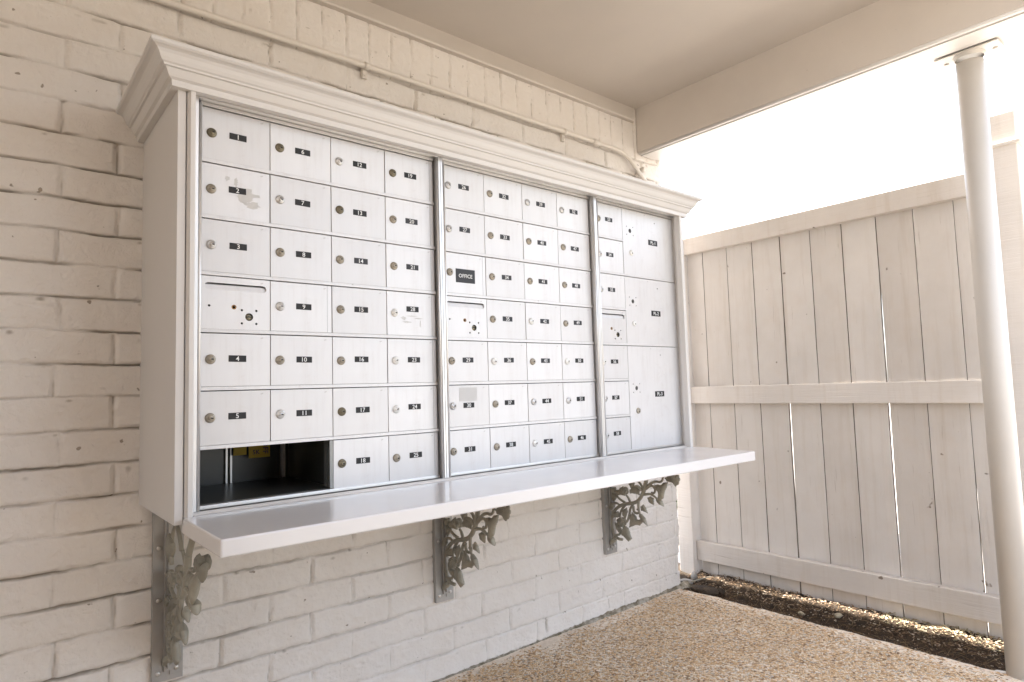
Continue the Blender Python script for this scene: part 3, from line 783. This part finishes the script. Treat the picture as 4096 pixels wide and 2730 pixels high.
def leaf_mesh(poly, k):
    """cupped cast leaf: serrated outline, raised midrib, real thickness"""
    g = random.Random(k)
    pts = []
    c0 = sum(p[0] for p in poly) / len(poly); c1 = sum(p[1] for p in poly) / len(poly)
    poly = [(c0 + (p[0] - c0) * 1.04, c1 + (p[1] - c1) * 1.04) for p in poly]
    for i, p in enumerate(poly):
        q = poly[(i + 1) % len(poly)]
        L = math.hypot(q[0] - p[0], q[1] - p[1]); n = max(2, 2 * int(L / .0075))
        for j in range(n):
            t = j / n
            x, z = p[0] + (q[0] - p[0]) * t, p[1] + (q[1] - p[1]) * t
            k = (.0019 if j % 2 else -.0012) * g.uniform(.5, 1.3) if j else .0012
            ux, uz = x - c0, z - c1; q_ = math.hypot(ux, uz) + 1e-6
            pts.append((x + ux / q_ * k, z + uz / q_ * k))
    cy = sum(p[0] for p in pts) / len(pts); cz = sum(p[1] for p in pts) / len(pts)
    ext = max(math.hypot(p[0] - cy, p[1] - cz) for p in pts)
    tilt = g.uniform(-.22, .22); tilt2 = g.uniform(-.2, .2); side = g.choice((-1, -.3, .6, 1)) * .010
    cup = g.uniform(.08, .25)
    ax = max(pts, key=lambda p: math.hypot(p[0] - cy, p[1] - cz)); an = math.atan2(ax[1] - cz, ax[0] - cy)
    b = MB()
    bul = g.uniform(.008, .0125); off = g.uniform(-.004, .004)
    def X(y, z, f, sg):
        dy, dz = y - cy, z - cz
        across = abs(-dy * math.sin(an) + dz * math.cos(an)) / ext
        rib = .0030 * max(0, 1 - across / .10) * (1 - f)
        return off + tilt * .5 * dy + tilt2 * .5 * dz + sg * (.0016 + bul * (1 - f * f) ** .8 - rib)
    rings = []
    for sg in (-1, 1):
        lay = [[b.bm.verts.new((X(cy, cz, 0, sg), cy, cz))]]
        for f in (.34, .64, .86, 1.0):
            lay.append([b.bm.verts.new((X(cy + (y - cy) * f, cz + (z - cz) * f, f, sg), cy + (y - cy) * f, cz + (z - cz) * f)) for y, z in pts])
        rings.append(lay); n = len(pts)
        for i in range(n):
            b.bm.faces.new((lay[0][0], lay[1][i], lay[1][(i + 1) % n]))
            for q in (1, 2, 3): b.bm.faces.new((lay[q][i], lay[q + 1][i], lay[q + 1][(i + 1) % n], lay[q][(i + 1) % n]))
    n = len(pts)
    for i in range(n): b.bm.faces.new((rings[0][4][i], rings[1][4][i], rings[1][4][(i + 1) % n], rings[0][4][(i + 1) % n]))
    me = b.mesh('leaf', M['cast'])
    for f in me.polygons: f.use_smooth = True
    return me
def make_bracket():
    root = empty('shelf_bracket', (0, YW, -.915), 'x', 'bracket', 'cast vine brackets under the shelf')
    O = (0, YW, -.915)
    b = MB(O); b.box(-.0365, .0395, .3475, YW + .006, -.915, -.4575, .0008); b.build('wall_plate', M['steel'], root)
    b = MB(O); b.box(-.009, .009, .3385, .3472, -.888, -.4575, .0015); b.box(-.0025, .0025, .330, .3384, -.880, -.4575, .001); b.build('spine', M['steel'], root)
    b = MB(O); b.box(-.011, .011, -.27, .338, -.4655, -.4577, .001); b.build('top_bar', M['steel'], root)
    b = MB(O); b.box(.006, .036, .3435, .3473, -.9, -.872, .0008); b.build('foot_tab', M['steel'], root)
    for sx, sz in ((-.022, -.56), (-.022, -.70), (-.022, -.892), (.022, -.885), (.022, -.76)):
        b = MB(O); b.lathe((sx, .3473 if sx < 0 else (.3434 if sz < -.8 else .3473), sz), (0, -1, 0), [(.0062, 0), (.0062, .0012), (.0045, .003), (.002, .0034), (0, .0026)], 14); b.build('screw', M['silver_lock'], root)
    b = MB(O)
    for k, (n, pts) in enumerate(STEMS.items()):
        g = random.Random(k)
        c = catmull(pts, 4); m = len(c)
        sway = g.uniform(-.008, .008) if n != 'main' else 0
        big = {'main': (.0092, .0062), 't1': (.0085, .007)}.get(n, (.0060, .0042))
        rad = [big[0] + (big[1] - big[0]) * i / (m - 1) for i in range(m)]
        b.tube([(sway * math.sin(PI * i / (m - 1) * .9), y, z) for i, (y, z) in enumerate(c)], rad, 8)
    b.build('vine_stem', M['cast'], root)
    for k, (n, poly) in enumerate(LEAVES.items()):
        me = leaf_mesh(poly, k); me.transform(Matrix.Translation(-Vector(O))); link('leaf', me, root)
    for y, z, r in ROSES:
        b = MB(O)
        b.lathe((-.012, y, z), (-1, 0, 0), [(0, -.03), (r * .6, -.024), (r, -.012), (r * 1.12, 0), (r * .95, .003), (r * .8, -.004), (r * .78, .004), (r * .55, .0055), (r * .48, -.001), (r * .44, .006), (r * .2, .0075), (0, .004)], 18)
        b.lathe((.012, y, z), (1, 0, 0), [(0, -.01), (r, -.010), (r * 1.12, 0), (r * .95, .003), (r * .8, -.004), (r * .78, .004), (r * .55, .0055), (r * .48, -.001), (r * .44, .006), (r * .2, .0075), (0, .004)], 18)
        for q in range(5):
            a = 2 * PI * q / 5 + .4
            b.tube([(-.004, y + math.cos(a) * r * .6, z + math.sin(a) * r * .6), (-.010, y + math.cos(a) * r * 1.15, z + math.sin(a) * r * 1.15), (-.006, y + math.cos(a) * r * 1.35, z + math.sin(a) * r * 1.35)], [.004, .0055, .002], 7)
        b.build('rose', M['cast'], root)
    return root
def copy_tree(o, parent=None):
    c = o.copy(); COL.objects.link(c)
    if parent is not None: c.parent = parent
    for ch in list(o.children): copy_tree(ch, c)
    return c
br = make_bracket(); kids = list(br.children)
bpy.context.view_layer.update()
for i, (bx, lab) in enumerate(((.0065, 'cast vine bracket below the open compartment end of the shelf, seen nearly edge on'),
                               (.9085, 'cast vine bracket under the middle of the shelf'),
                               (1.815, 'cast vine bracket under the shelf end nearest the fence'))):
    o = br if i == 0 else copy_tree(br)
    o.location = (bx, YW, -.915); o['label'] = lab

# ------------------------------------------------------------------ mailbox banks
LOCKS = {}
def lock_mesh(mat, turn=0.0):
    b = MB()
    b.lathe((0, 0, 0), (0, -1, 0), [(.0118, -.001), (.0118, .0018), (.0104, .0046), (.0075, .0062), (.0070, .0062), (.0068, .0044), (.0064, .0044), (.0062, .0068), (0, .0069)], 28)
    m = b.mesh('lock', mat, True)
    b = MB(); b.add_mesh(m, Matrix.Identity(4), 0); bpy.data.meshes.remove(m)
    for f in b.bm.faces: f.smooth = True
    old = b._mark()
    b.box(-.0008, .0058, -.0074, -.0065, -.0010, .0010, 0, 1); b.box(.0012, .0040, -.0075, -.0066, -.0017, .0016, 0, 1)
    me = b.mesh('lock', [mat, M['hole']])
    if turn: me.transform(Matrix.Rotation(turn, 4, 'Y'))
    return me
for k in ('tan_lock', 'dark_lock', 'silver_lock', 'white_lock'):
    LOCKS[k] = [lock_mesh(M[k], t) for t in (0, .18, -.2)]
    LOCKS[k + '_v'] = [lock_mesh(M[k], R(90))]
SILVER = {'3', '7', '9', '11', '26', '27', '30', '39', '44', '51', '52', '54', '55', '57', '58', '12'}
WHITE = {'28', '23', '24', '36', '42', '45', '50', '56'}
DARK = {'1', '13', '6', '18', '19', '22', '17'}
FADED = {'26', '27', 'OFFICE', '32', '33', '34', '35', '39', '40', '41', '42', '52', '47', '48', '49', '53', '54', '55', 'PL-1', '43', '36', '29', '14', '20', '21'}
PL_CACHE = {}
def plate_mesh(txt, w=.0415, h=.0158, size=.0166):
    b = MB(); b.box(-w / 2, w / 2, -.0012, .0006, -h / 2, h / 2, .0003, 0, 1)
    t = text_mesh(txt, size, .00011)
    ys = [v.co.y for v in t.vertices]; xs_ = [v.co.x for v in t.vertices]
    cx = (min(xs_) + max(xs_)) / 2; cy = (min(ys) + max(ys)) / 2
    b.add_mesh(t, Matrix.Translation((0, -.0013, 0)) @ ROTX @ Matrix.Translation((-cx, -cy, 0)), 1)
    bpy.data.meshes.remove(t)
    return b.mesh('number_plate', [M['plate_faded' if txt in FADED else 'plate'], M['letter']], True)
def door_panel(w, h):
    """sheet door with rolled edges; origin at its top left corner, front face y = 0"""
    b = MB(); b.box(0, w, 0, .012, -h, 0, .0009, 0, 2); return b
def slot_door(w, h):
    b = MB()
    holes = [stadium(.010, w - .009, -.0325, -.0155)]
    kx, kz = w * .69, -.096
    holes.append(circle(kx, kz, .0098, 18))
    for dx in (-.0175, .0175):
        for dz in (-.0165, .0165): holes.append(circle(kx + dx, kz + dz, .0030, 10))
    holes += [circle(w * .125, -.072, .0031, 10), circle(w * .47, -.073, .0034, 10)]
    b.holed([(0, -h), (w, -h), (w, 0), (0, 0)], holes, 0, .0022)
    # hood behind the slot, sloping back from its lower lip
    b.prism([(.008, .0025, -.0340), (.008, .0062, -.0190), (.008, .0160, -.0150), (.008, .0172, -.0160), (.008, .0074, -.0205), (.008, .0037, -.0350)], (w - .015, 0, 0))
    b.prism([(.008, .0235, -.040), (.008, .0235, -.005), (.008, .0245, -.005), (.008, .0245, -.040)], (w - .015, 0, 0), 1)
    b.box(.004, w - .004, .014, .0150, -h + .004, -.042, 0, 1)
    return b, kx, kz
DOORH = P - .0113; STRIP = .0088
SEAM = {'OFFICE', '19', '20', '21', '28', '23', '24', '25', '9'}
def add_lock(door, x, z, kind, y=0):
    v = random.choice(LOCKS[kind])
    o = link('lock', v, door, (x, y, z)); return o
def make_door(bank, O, x, line, txt, w):
    z = LZ(line) - .0008
    if txt == 'SLOT':
        b, kx, kz = slot_door(w, DOORH)
        d = b.build('door', [M['door'], M['hole']], bank, Vector((x, 0, z)) - Vector(O))
        tag(d, 'outgoing mail door with a long slot above a round keyhole and screw holes')
        b = MB(); b.lathe((0, .004, 0), (0, -1, 0), [(.0096, -.006), (.0096, 0), (.0080, .0018), (0, .0018)], 20)
        b.box(-.0066, -.0014, .0006, .0032, -.0010, .0012, 0, 1); b.box(-.0020, .0024, .0006, .0032, -.0002, .0022, 0, 1); b.box(.0018, .0066, .0006, .0032, -.0010, .0010, 0, 1)
        me = b.mesh('keyway', [M['dark_lock'], M['hole']])
        link('keyway', me, d, (kx, .0015, kz))
        b = MB(); b.lathe((0, 0, 0), (0, -1, 0), [(.0034, -.0003), (.0034, .0004), (.0058, .0003), (.0058, -.0003)], 14); b.build('rust_ring', M['rust'], d, (w * .47, -.0001, -.073))
        return d
    h = DOORH
    b = door_panel(w, h)
    if txt in SEAM: b.box(w - .0128, w - .0121, -.0003, .0004, -h + .001, -.001, 0, 1)
    d = b.build('door', [M['door'], M['alu_dark']], bank, Vector((x, random.uniform(-.0005, .0005), z)) - Vector(O))
    d.rotation_euler = (0, 0, random.uniform(-.0035, .0035))
    kind = 'silver_lock' if txt in SILVER else 'white_lock' if txt in WHITE else 'dark_lock' if txt in DARK else 'tan_lock'
    add_lock(d, .0242 + random.uniform(-.0008, .0008), -.0632 + random.uniform(-.0012, .0012), kind)
    if txt == 'OFFICE':
        me = plate_mesh(txt, .075, .044, .0168); o = link('number_plate', me, d, (.0845, 0, -.071))
        tag(d, 'mailbox door with a large plate reading OFFICE')
    else:
        me = plate_mesh(txt); dx = random.uniform(-.0012, .0012)
        dz = {'28': .012, '30': -.002, '2': .004}.get(txt, random.uniform(-.001, .002))
        o = link('number_plate', me, d, (.0865 + dx, 0, -.0612 + dz)); o.rotation_euler = (0, random.uniform(-.012, .012), 0)
        tag(d, 'mailbox door with a black plate reading ' + txt)
    if txt == '30':
        b = MB(); b.box(.050, .118, -.0006, .0002, -.050, -.0075, 0); b.build('sticker_residue', M['rubbed'], d)
    if txt in ('2', '28'):
        g = random.Random(int(txt)); b = MB()
        blobs = ((.108, -.066, .030, .019), (.122, -.088, .020, .010), (.062, -.030, .006, .006), (.082, -.036, .005, .012)) if txt == '2' else ((.066, -.088, .020, .003), (.055, -.077, .010, .006), (.105, -.076, .014, .0025), (.085, -.070, .022, .002), (.112, -.092, .002, .010))
        for cx, cz, rx, rz in blobs:
            n = 22; ph = [g.uniform(.55, 1.15) for _ in range(n)]
            b.prism([(cx + rx * ph[k] * math.cos(2 * PI * k / n), -.0006, cz + rz * ph[k] * math.sin(2 * PI * k / n)) for k in range(n)], (0, .0004, 0))
        b.build('sticker_residue', M['rubbed'], d)
    return d
def parcel_door(bank, O, x, l0, l1, txt, w):
    z = LZ(l0) - .0008; h = (l1 - l0) * P - .0105
    fk, fl, fp = {'PL-1': (.088, .178, .120), 'PL-2': (.098, .187, .140), 'PL-3': (.168, .258, .195)}[txt]
    b = MB(); kx = .046
    holes = [circle(kx, -fk, .0088, 18), circle(w * .62, -.034, .0028, 10)]
    for dx in (-.020, .020):
        for dz in (-.0165, .0165): holes.append(circle(kx + dx, -fk + dz, .0026, 10))
    b.holed([(0, -h), (w, -h), (w, 0), (0, 0)], holes, 0, .0022); b.box(.003, w - .003, .010, .011, -h + .003, -.003, 0, 1)
    d = b.build('door', [M['door'], M['hole']], bank, Vector((x, 0, z)) - Vector(O))
    tag(d, 'tall parcel locker door with a black plate reading ' + txt)
    b = MB(); b.lathe((0, .004, 0), (0, -1, 0), [(.0086, -.006), (.0086, 0), (.0070, .0018), (0, .0018)], 20)
    b.box(-.0010, .0010, .0008, .0032, -.0056, .0056, 0, 1); b.box(-.0022, .0022, .0008, .0032, -.001, .002, 0, 1)
    link('keyway', b.mesh('keyway', [M['steel'], M['hole']]), d, (kx, .0015, -fk))
    link('lock', LOCKS[('tan_lock' if txt == 'PL-3' else 'white_lock') + '_v'][0], d, (.049, 0, -fl))
    link('number_plate', plate_mesh(txt, .060, .0225, .0195), d, (w * .57, 0, -fp))
    return d
CWID = .1681
def bank(name_label, x0, cols, xr, flL, flR):
    """cols: list of lists of 7 texts; flL / flR: x ranges of the side flanges"""
    O = ((x0 + xr) / 2, 0, -.4165)
    root = empty('mailbox_bank', O, name_label, 'mailboxes', 'aluminium mailbox banks in the cabinet')
    # flange frame
    b = MB(O)
    zt0, zt1, zb = .5665, .5740, -.4165
    b.box(flL[0], flL[1], YF, YF + .006, zb, zt1, .0008); b.box(flR[0], flR[1], YF, YF + .006, zb, zt1, .0008)
    b.box(flL[1] + .0003, flR[0] - .0003, YF, YF + .006, zt0, zt1, .0008)
    b.box(flL[1] + .0003, flR[0] - .0003, YF + .0062, .02, zt0 + .003, zt1 - .001)
    b.box(flR[0] + .001, flR[1] - .001, YF + .0062, .02, zb, zt1 - .001)                     # right jamb, facing the doors
    b.box(flL[0] + .001, flL[1] - .001, YF + .0062, .02, zb, zt1 - .001)
    b.box(x0 - .001, xr + .001, -.0048, .016, -.4165, -.4076, .0008)                       # bottom ledge
    b.box(x0 - .001, xr + .001, -.0040, .016, LZ(0) - .0002 + .0015, LZ(0) + .0098, .0008)   # head strip
    b.build('frame', M['alu'], root)
    # rounded lip beside the left flange
    b = MB(O); b.tube([(flL[1] + .0042, YF + .003, -.4160), (flL[1] + .0042, YF + .003, zt0 - .012)], .0040, 12)
    b.build('hinge_rod', M['alu'], root); b = MB(O)
    b.tube([(flR[0] - .0032, YF + .004, -.4160), (flR[0] - .0032, YF + .004, zt0 - .012)], .0032, 12)
    b.build('edge_rod', M['alu'], root)
    return root, O
def strip(root, O, xa, xb, line):
    b = MB(O); z = LZ(line); b.box(xa, xb, -.0022, .012, z + .0014, z + .0012 + STRIP, .0005); b.build('divider', M['door'], root)
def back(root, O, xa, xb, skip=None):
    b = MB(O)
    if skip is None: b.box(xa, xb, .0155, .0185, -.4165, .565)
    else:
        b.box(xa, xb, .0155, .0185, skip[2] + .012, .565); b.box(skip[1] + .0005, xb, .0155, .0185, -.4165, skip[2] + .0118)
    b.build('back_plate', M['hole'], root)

# bank with the missing doors
rt, O = bank('widest mailbox bank, numbers 1 to 25, with an open empty compartment at the bottom', -.003, None, .6665, (-.0258, -.0135), (.6705, .6772))
colsA = [['1', '2', '3', 'SLOT', '4', '5', None], ['6', '7', '8', '9', '10', '11', None], ['12', '13', '14', '15', '16', '17', '18'], ['19', '20', '21', '28', '23', '24', '25']]
XA = [-.003, .1645, .3314, .4990, .6665]
for c, col in enumerate(colsA):
    for r_, t in enumerate(col):
        if t: make_door(rt, O, XA[c] + .0008, r_, t, XA[c + 1] - XA[c] - .0018)
for i in range(1, 7): strip(rt, O, XA[0], XA[4] + .0022, i)
back(rt, O, XA[0], XA[4] + .002, (XA[0], XA[2] + .012, LZ(6)))
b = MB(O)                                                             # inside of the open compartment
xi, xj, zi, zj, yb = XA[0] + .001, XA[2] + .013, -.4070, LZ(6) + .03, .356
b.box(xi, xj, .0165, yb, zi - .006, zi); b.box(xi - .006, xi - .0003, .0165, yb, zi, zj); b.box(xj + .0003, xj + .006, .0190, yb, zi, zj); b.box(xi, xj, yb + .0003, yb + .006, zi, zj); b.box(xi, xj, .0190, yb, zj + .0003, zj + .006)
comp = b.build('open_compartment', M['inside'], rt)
for xx in (.155, .1675, .318, .3245):
    b = MB(O); b.box(xx, xx + .005, yb - .012, yb - .0005, zi + .0005, zj - .0005); b.build('rear_channel', M['alu'], comp)
b = MB(O)
for k in range(4): b.box(XA[2] + .0015 - .0006 * k, XA[2] + .012, .020 + .011 * k, .028 + .011 * k, zi + .0005, LZ(6))
b.box(XA[2] - .0095, XA[2] + .0005, .001, .004, zi + .0005, LZ(6) - .0005); 
b.build('door_jamb', M['alu_dark'], comp)
def bankcol(rt, O, X, cols):
    for c, col in enumerate(cols):
        for r_, t in enumerate(col): make_door(rt, O, X[c] + .0008, r_, t, X[c + 1] - X[c] - .0018)
rt2, O2 = bank('middle mailbox bank with the OFFICE door, numbers 26 to 52', .6975, None, 1.3705, (.6785, .6858), (1.3745, 1.3812))
XB_ = [.6975, .8659, 1.0344, 1.2026, 1.3705]
bankcol(rt2, O2, XB_, [['26', '27', 'OFFICE', 'SLOT', '29', '30', '31'], ['32', '33', '34', '35', '36', '37', '38'], ['39', '40', '41', '42', '43', '44', '45'], ['52', '47', '48', '49', '50', '51', '46']])
for i in range(1, 7): strip(rt2, O2, XB_[0], XB_[4] + .0022, i)
back(rt2, O2, XB_[0], XB_[4] + .002)
rt3, O3 = bank('narrowest mailbox bank, numbers 53 to 58, with three tall parcel lockers', 1.399, None, 1.9072, (1.3826, 1.3888), (1.9090, 1.9022 + .0145))
XC = [1.399, 1.5671, 1.9072]
bankcol(rt3, O3, XC[:2], [['53', '54', '55', 'SLOT', '56', '57', '58']])
for i in range(1, 7): strip(rt3, O3, XC[0], (XC[2] + .0015) if i in (2, 4) else XC[1] + .0015, i)
for t, a, c in (('PL-1', 0, 2), ('PL-2', 2, 4), ('PL-3', 4, 7)): parcel_door(rt3, O3, XC[1] + .0010, a, c, t, XC[2] - XC[1] - .0022)
back(rt3, O3, XC[0], XC[2] + .0015)

# yellow cards hanging inside the open compartment
def card(x0, x1, z0, z1, y, label, words):
    b = MB(((x0 + x1) / 2, y, z0)); b.box(x0, x1, y, y + .0012, z0, z1)
    for txt, size, px, pz, rot in words:
        t = text_mesh(txt, size, .0002)
        b.add_mesh(t, Matrix.Translation(Vector((px, y - .0003, pz)) - b.off) @ Matrix.Rotation(rot, 4, 'Y') @ ROTX, 1); bpy.data.meshes.remove(t)
    o = b.build('card', [M['yellow'], M['violet_ink']], None, b.off)
    return tag(o, label, 'card', 'yellow cards in the open compartment')
card(.214, .276, -.338, -.256, .325, 'larger yellow card with OFF lettering hanging inside the open compartment', [('OFF', .022, .262, -.309, R(90)), ('5K', .018, .235, -.322, R(0))])
card(.172, .209, -.327, -.262, .330, 'smaller yellow card hanging inside the open compartment, beside the larger one', [])

# ------------------------------------------------------------------ litter, stones, plants, pipe
def strands(n, xr, yr, lr, rr, lift, name, mat, flat=.5, dens=None):
    vs = []; fs = []
    for _ in range(n):
        for _t in range(20):
            x = random.uniform(*xr); y = random.uniform(*yr)
            if dens is None or random.random() < dens(x, y): break
        L = random.uniform(*lr); r = random.uniform(*rr); a = random.uniform(0, 2 * PI); e = random.gauss(0, flat)
        d = Vector((math.cos(a) * math.cos(e), math.sin(a) * math.cos(e), math.sin(e)))
        up = Vector((0, 0, 1)); s = d.cross(up); s = s.normalized() * r if s.length > 1e-4 else Vector((r, 0, 0))
        nrm = s.cross(d).normalized() * r
        c = Vector((x, y, soil_z(x, y) + random.uniform(*lift) + abs(d.z) * L * .35))
        bend = up * random.uniform(-.15, .15) * L + s.normalized() * random.uniform(-.2, .2) * L
        i0 = len(vs)
        for t, w in ((-.5, .6), (0, 1), (.5, .5)):
            p = c + d * L * t + bend * (.25 - t * t)
            vs += [p - s * w, p + nrm * w, p + s * w]
        for q in (0, 3):
            for k in range(3): fs.append((i0 + q + k, i0 + q + (k + 1) % 3, i0 + q + 3 + (k + 1) % 3, i0 + q + 3 + k))
    me = bpy.data.meshes.new(name); me.from_pydata(vs, [], fs); me.materials.append(mat)
    return tag(link(name, me), kind='stuff')
strands(4200, (2.325, 2.545), (-1.25, .44), (.012, .055), (.0005, .0011), (0, .009), 'dry_needles', M['needle'], .35, lambda x, y: np.interp(x, [2.32, 2.40, 2.47, 2.545], [.25, .6, 1, .7]))
def chips(n, xr, yr, sr, name, mat, lift=(.0, .008)):
    vs = []; fs = []
    for _ in range(n):
        x = random.uniform(*xr); y = random.uniform(*yr); L = random.uniform(*sr); w = L * random.uniform(.25, .6); t = random.uniform(.0006, .002)
        m = Matrix.Translation((x, y, soil_z(x, y) + random.uniform(*lift))) @ Matrix.Rotation(random.uniform(0, 2 * PI), 4, 'Z') @ Matrix.Rotation(random.gauss(0, .4), 4, 'X') @ Matrix.Rotation(random.gauss(0, .3), 4, 'Y')
        i0 = len(vs); o = [(-L, -w * random.uniform(.4, 1)), (L * random.uniform(.5, 1), -w), (L, w * random.uniform(.3, 1)), (-L * random.uniform(.4, 1), w)]
        for z in (0, t): vs += [m @ Vector((a, c, z)) for a, c in o]
        fs += [(i0 + 3, i0 + 2, i0 + 1, i0), (i0 + 4, i0 + 5, i0 + 6, i0 + 7)] + [(i0 + k, i0 + (k + 1) % 4, i0 + 4 + (k + 1) % 4, i0 + 4 + k) for k in range(4)]
    me = bpy.data.meshes.new(name); me.from_pydata(vs, [], fs); me.materials.append(mat)
    return tag(link(name, me), kind='stuff')
chips(2600, (2.47, 2.63), (-1.25, .44), (.002, .0075), 'bark_mulch', M['chip'])
chips(420, (2.33, 2.50), (-1.25, .40), (.002, .006), 'soil_crumbs', M['chip'])
chips(700, (2.52, 2.62), (-1.2, -.5), (.003, .007), 'leaf_scraps', M['dry_leaf'], (.004, .010))
def stone(x, y, z, sx, sy, sz, seed, label, mat, group=None, cat='stone'):
    b = MB(); bmesh.ops.create_icosphere(b.bm, subdivisions=3, radius=1)
    g = random.Random(seed); ph = [Vector((g.uniform(-1, 1), g.uniform(-1, 1), g.uniform(-1, 1))) * 2.2 for _ in range(6)]
    for v in b.bm.verts:
        k = 1 + sum(.075 * math.sin(p.dot(v.co) * 1.6 + i) for i, p in enumerate(ph)) + g.uniform(-.012, .012)
        v.co = Vector((v.co.x * sx, v.co.y * sy, v.co.z * sz)) * k
    for f in b.bm.faces: f.smooth = True
    o = b.build('stone', mat, None, (x, y, z)); o.rotation_euler = (0, 0, g.uniform(0, 3))
    return tag(o, label, cat, group)
SG = 'stones in the soil by the fence'
stone(2.437, -.2053, -1.196, .011, .014, .009, 1, 'small tan stone in the soil bed, nearer the slab edge than the flat one', M['stone'], SG)
stone(2.492, -.342, -1.184, .013, .019, .010, 2, 'flat yellowish stone in the soil bed, in the middle of the fence run', M['stone'], SG)
stone(2.452, .2086, -1.193, .022, .017, .016, 3, 'dark round stone in the soil bed near the fence post', M['soil'], SG)
stone(2.512, .398, -1.176, .016, .020, .026, 4, 'pale upright stone leaning on the foot of the fence post', M['stone_grey'], SG)
stone(2.452, .405, -1.187, .024, .034, .014, 5, 'pale broken stone lying between brick wall and fence post', M['stone_grey'], SG)
stone(2.425, .285, -1.196, .05, .085, .020, 6, 'dark low lump at the corner of the slab below the wall end', M['soil'], SG)
# twigs by the post
b = MB((2.5, .32, -1.17)); b.tube([(2.44, .37, -1.178), (2.48, .345, -1.170), (2.53, .33, -1.166), (2.57, .29, -1.163)], [.003, .0035, .003, .002], 7)
tag(b.build('twig', M['cast'], None, (2.5, .32, -1.17)), 'thin dry twig lying on the soil at the foot of the fence post', 'twig')
# white pipe stub beside the support post
b = MB((2.345, -.99, -1.195))
b.tube([(2.338, -.938, -1.196), (2.339, -.943, -1.195), (2.352, -1.0, -1.193), (2.37, -1.07, -1.195)], [.0115, .0132, .0132, .0132], 18)
tag(b.build('drain_pipe', M['pvc'], None, (2.345, -.99, -1.195)), 'white plastic pipe stub lying by the foot of the round post', 'pipe')
# beyond the wall corner: grass clump and a concrete block
def grass(cx, cy, n, h, label):
    vs = []; fs = []
    for _ in range(n):
        a = random.uniform(0, 2 * PI); lean = random.uniform(.1, .9); L = h * random.uniform(.6, 1.1); w = random.uniform(.0025, .005)
        base = Vector((cx + random.gauss(0, .04), cy + random.gauss(0, .04), -1.24)); d = Vector((math.cos(a), math.sin(a), 0)); s = Vector((-d.y, d.x, 0)) * w
        i0 = len(vs); S = 5
        for k in range(S + 1):
            t = k / S; p = base + d * L * lean * t * t + Vector((0, 0, L * (t - .45 * lean * t * t)))
            vs += [p - s * (1 - t * .92), p + s * (1 - t * .92)]
        for k in range(S): fs.append((i0 + 2 * k, i0 + 2 * k + 1, i0 + 2 * k + 3, i0 + 2 * k + 2))
    me = bpy.data.meshes.new('grass_clump'); me.from_pydata([v - Vector((cx, cy, -1.24)) for v in vs], [], fs); me.materials.append(M['blade'])
    o = link('grass_clump', me, None, (cx, cy, -1.24)); return tag(o, label, 'plant')
grass(4.30, 1.78, 520, .55, 'green grass clump growing beyond the end of the brick wall')
b = MB((3.35, .99, -1.235)); b.box(3.22, 3.50, .90, 1.10, -1.25, -1.085, .008); b.box(3.23, 3.49, .91, 1.09, -1.0845, -1.055, .006)
tag(b.build('concrete_block', M['stone_grey'], None, (3.35, .99, -1.235)), 'small grey concrete block seen between brick wall and fence post', 'block')

# ------------------------------------------------------------------ camera
f = 2540.4073
cam = bpy.data.cameras.new('camera'); co = bpy.data.objects.new('camera', cam); COL.objects.link(co)
cam.sensor_fit = 'HORIZONTAL'; cam.sensor_width = 36; cam.lens = f / 4096 * 36
cam.clip_start = .02; cam.clip_end = 500
rx, ry, rz = 1.6445, .0294, -.6972
co.location = (-.4034, -1.6326, -.1533)
co.rotation_mode = 'XYZ'; co.rotation_euler = (rx, ry, rz)
scene.camera = co

# ------------------------------------------------------------------ light
SUN_EL = 75
sd = Vector((-.003, -math.cos(R(SUN_EL)), -math.sin(R(SUN_EL)))).normalized()   # direction of travel
sun = bpy.data.lights.new('sun', 'SUN'); so = bpy.data.objects.new('sun', sun); COL.objects.link(so)
sun.energy = 4.0; sun.angle = R(.53); sun.color = (1, .95, .88)
so.rotation_euler = sd.to_track_quat('-Z', 'Y').to_euler()
w = bpy.data.worlds.new('World'); scene.world = w; w.use_nodes = True
nt = w.node_tree; bg = nt.nodes['Background']
sky = N(nt, 'ShaderNodeTexSky', sky_type='NISHITA'); sky.sun_disc = False
sky.sun_elevation = R(SUN_EL); sky.sun_rotation = R(0); sky.dust_density = 3.0; sky.ozone_density = 1.0
hs = N(nt, 'ShaderNodeHueSaturation'); hs.inputs['Saturation'].default_value = .58
nt.links.new(sky.outputs[0], hs.inputs['Color']); nt.links.new(hs.outputs[0], bg.inputs['Color'])
bg.inputs['Strength'].default_value = .12
scene.view_settings.view_transform = 'Standard'; scene.view_settings.look = 'None'
scene.view_settings.exposure = 2.96; scene.view_settings.gamma = 1
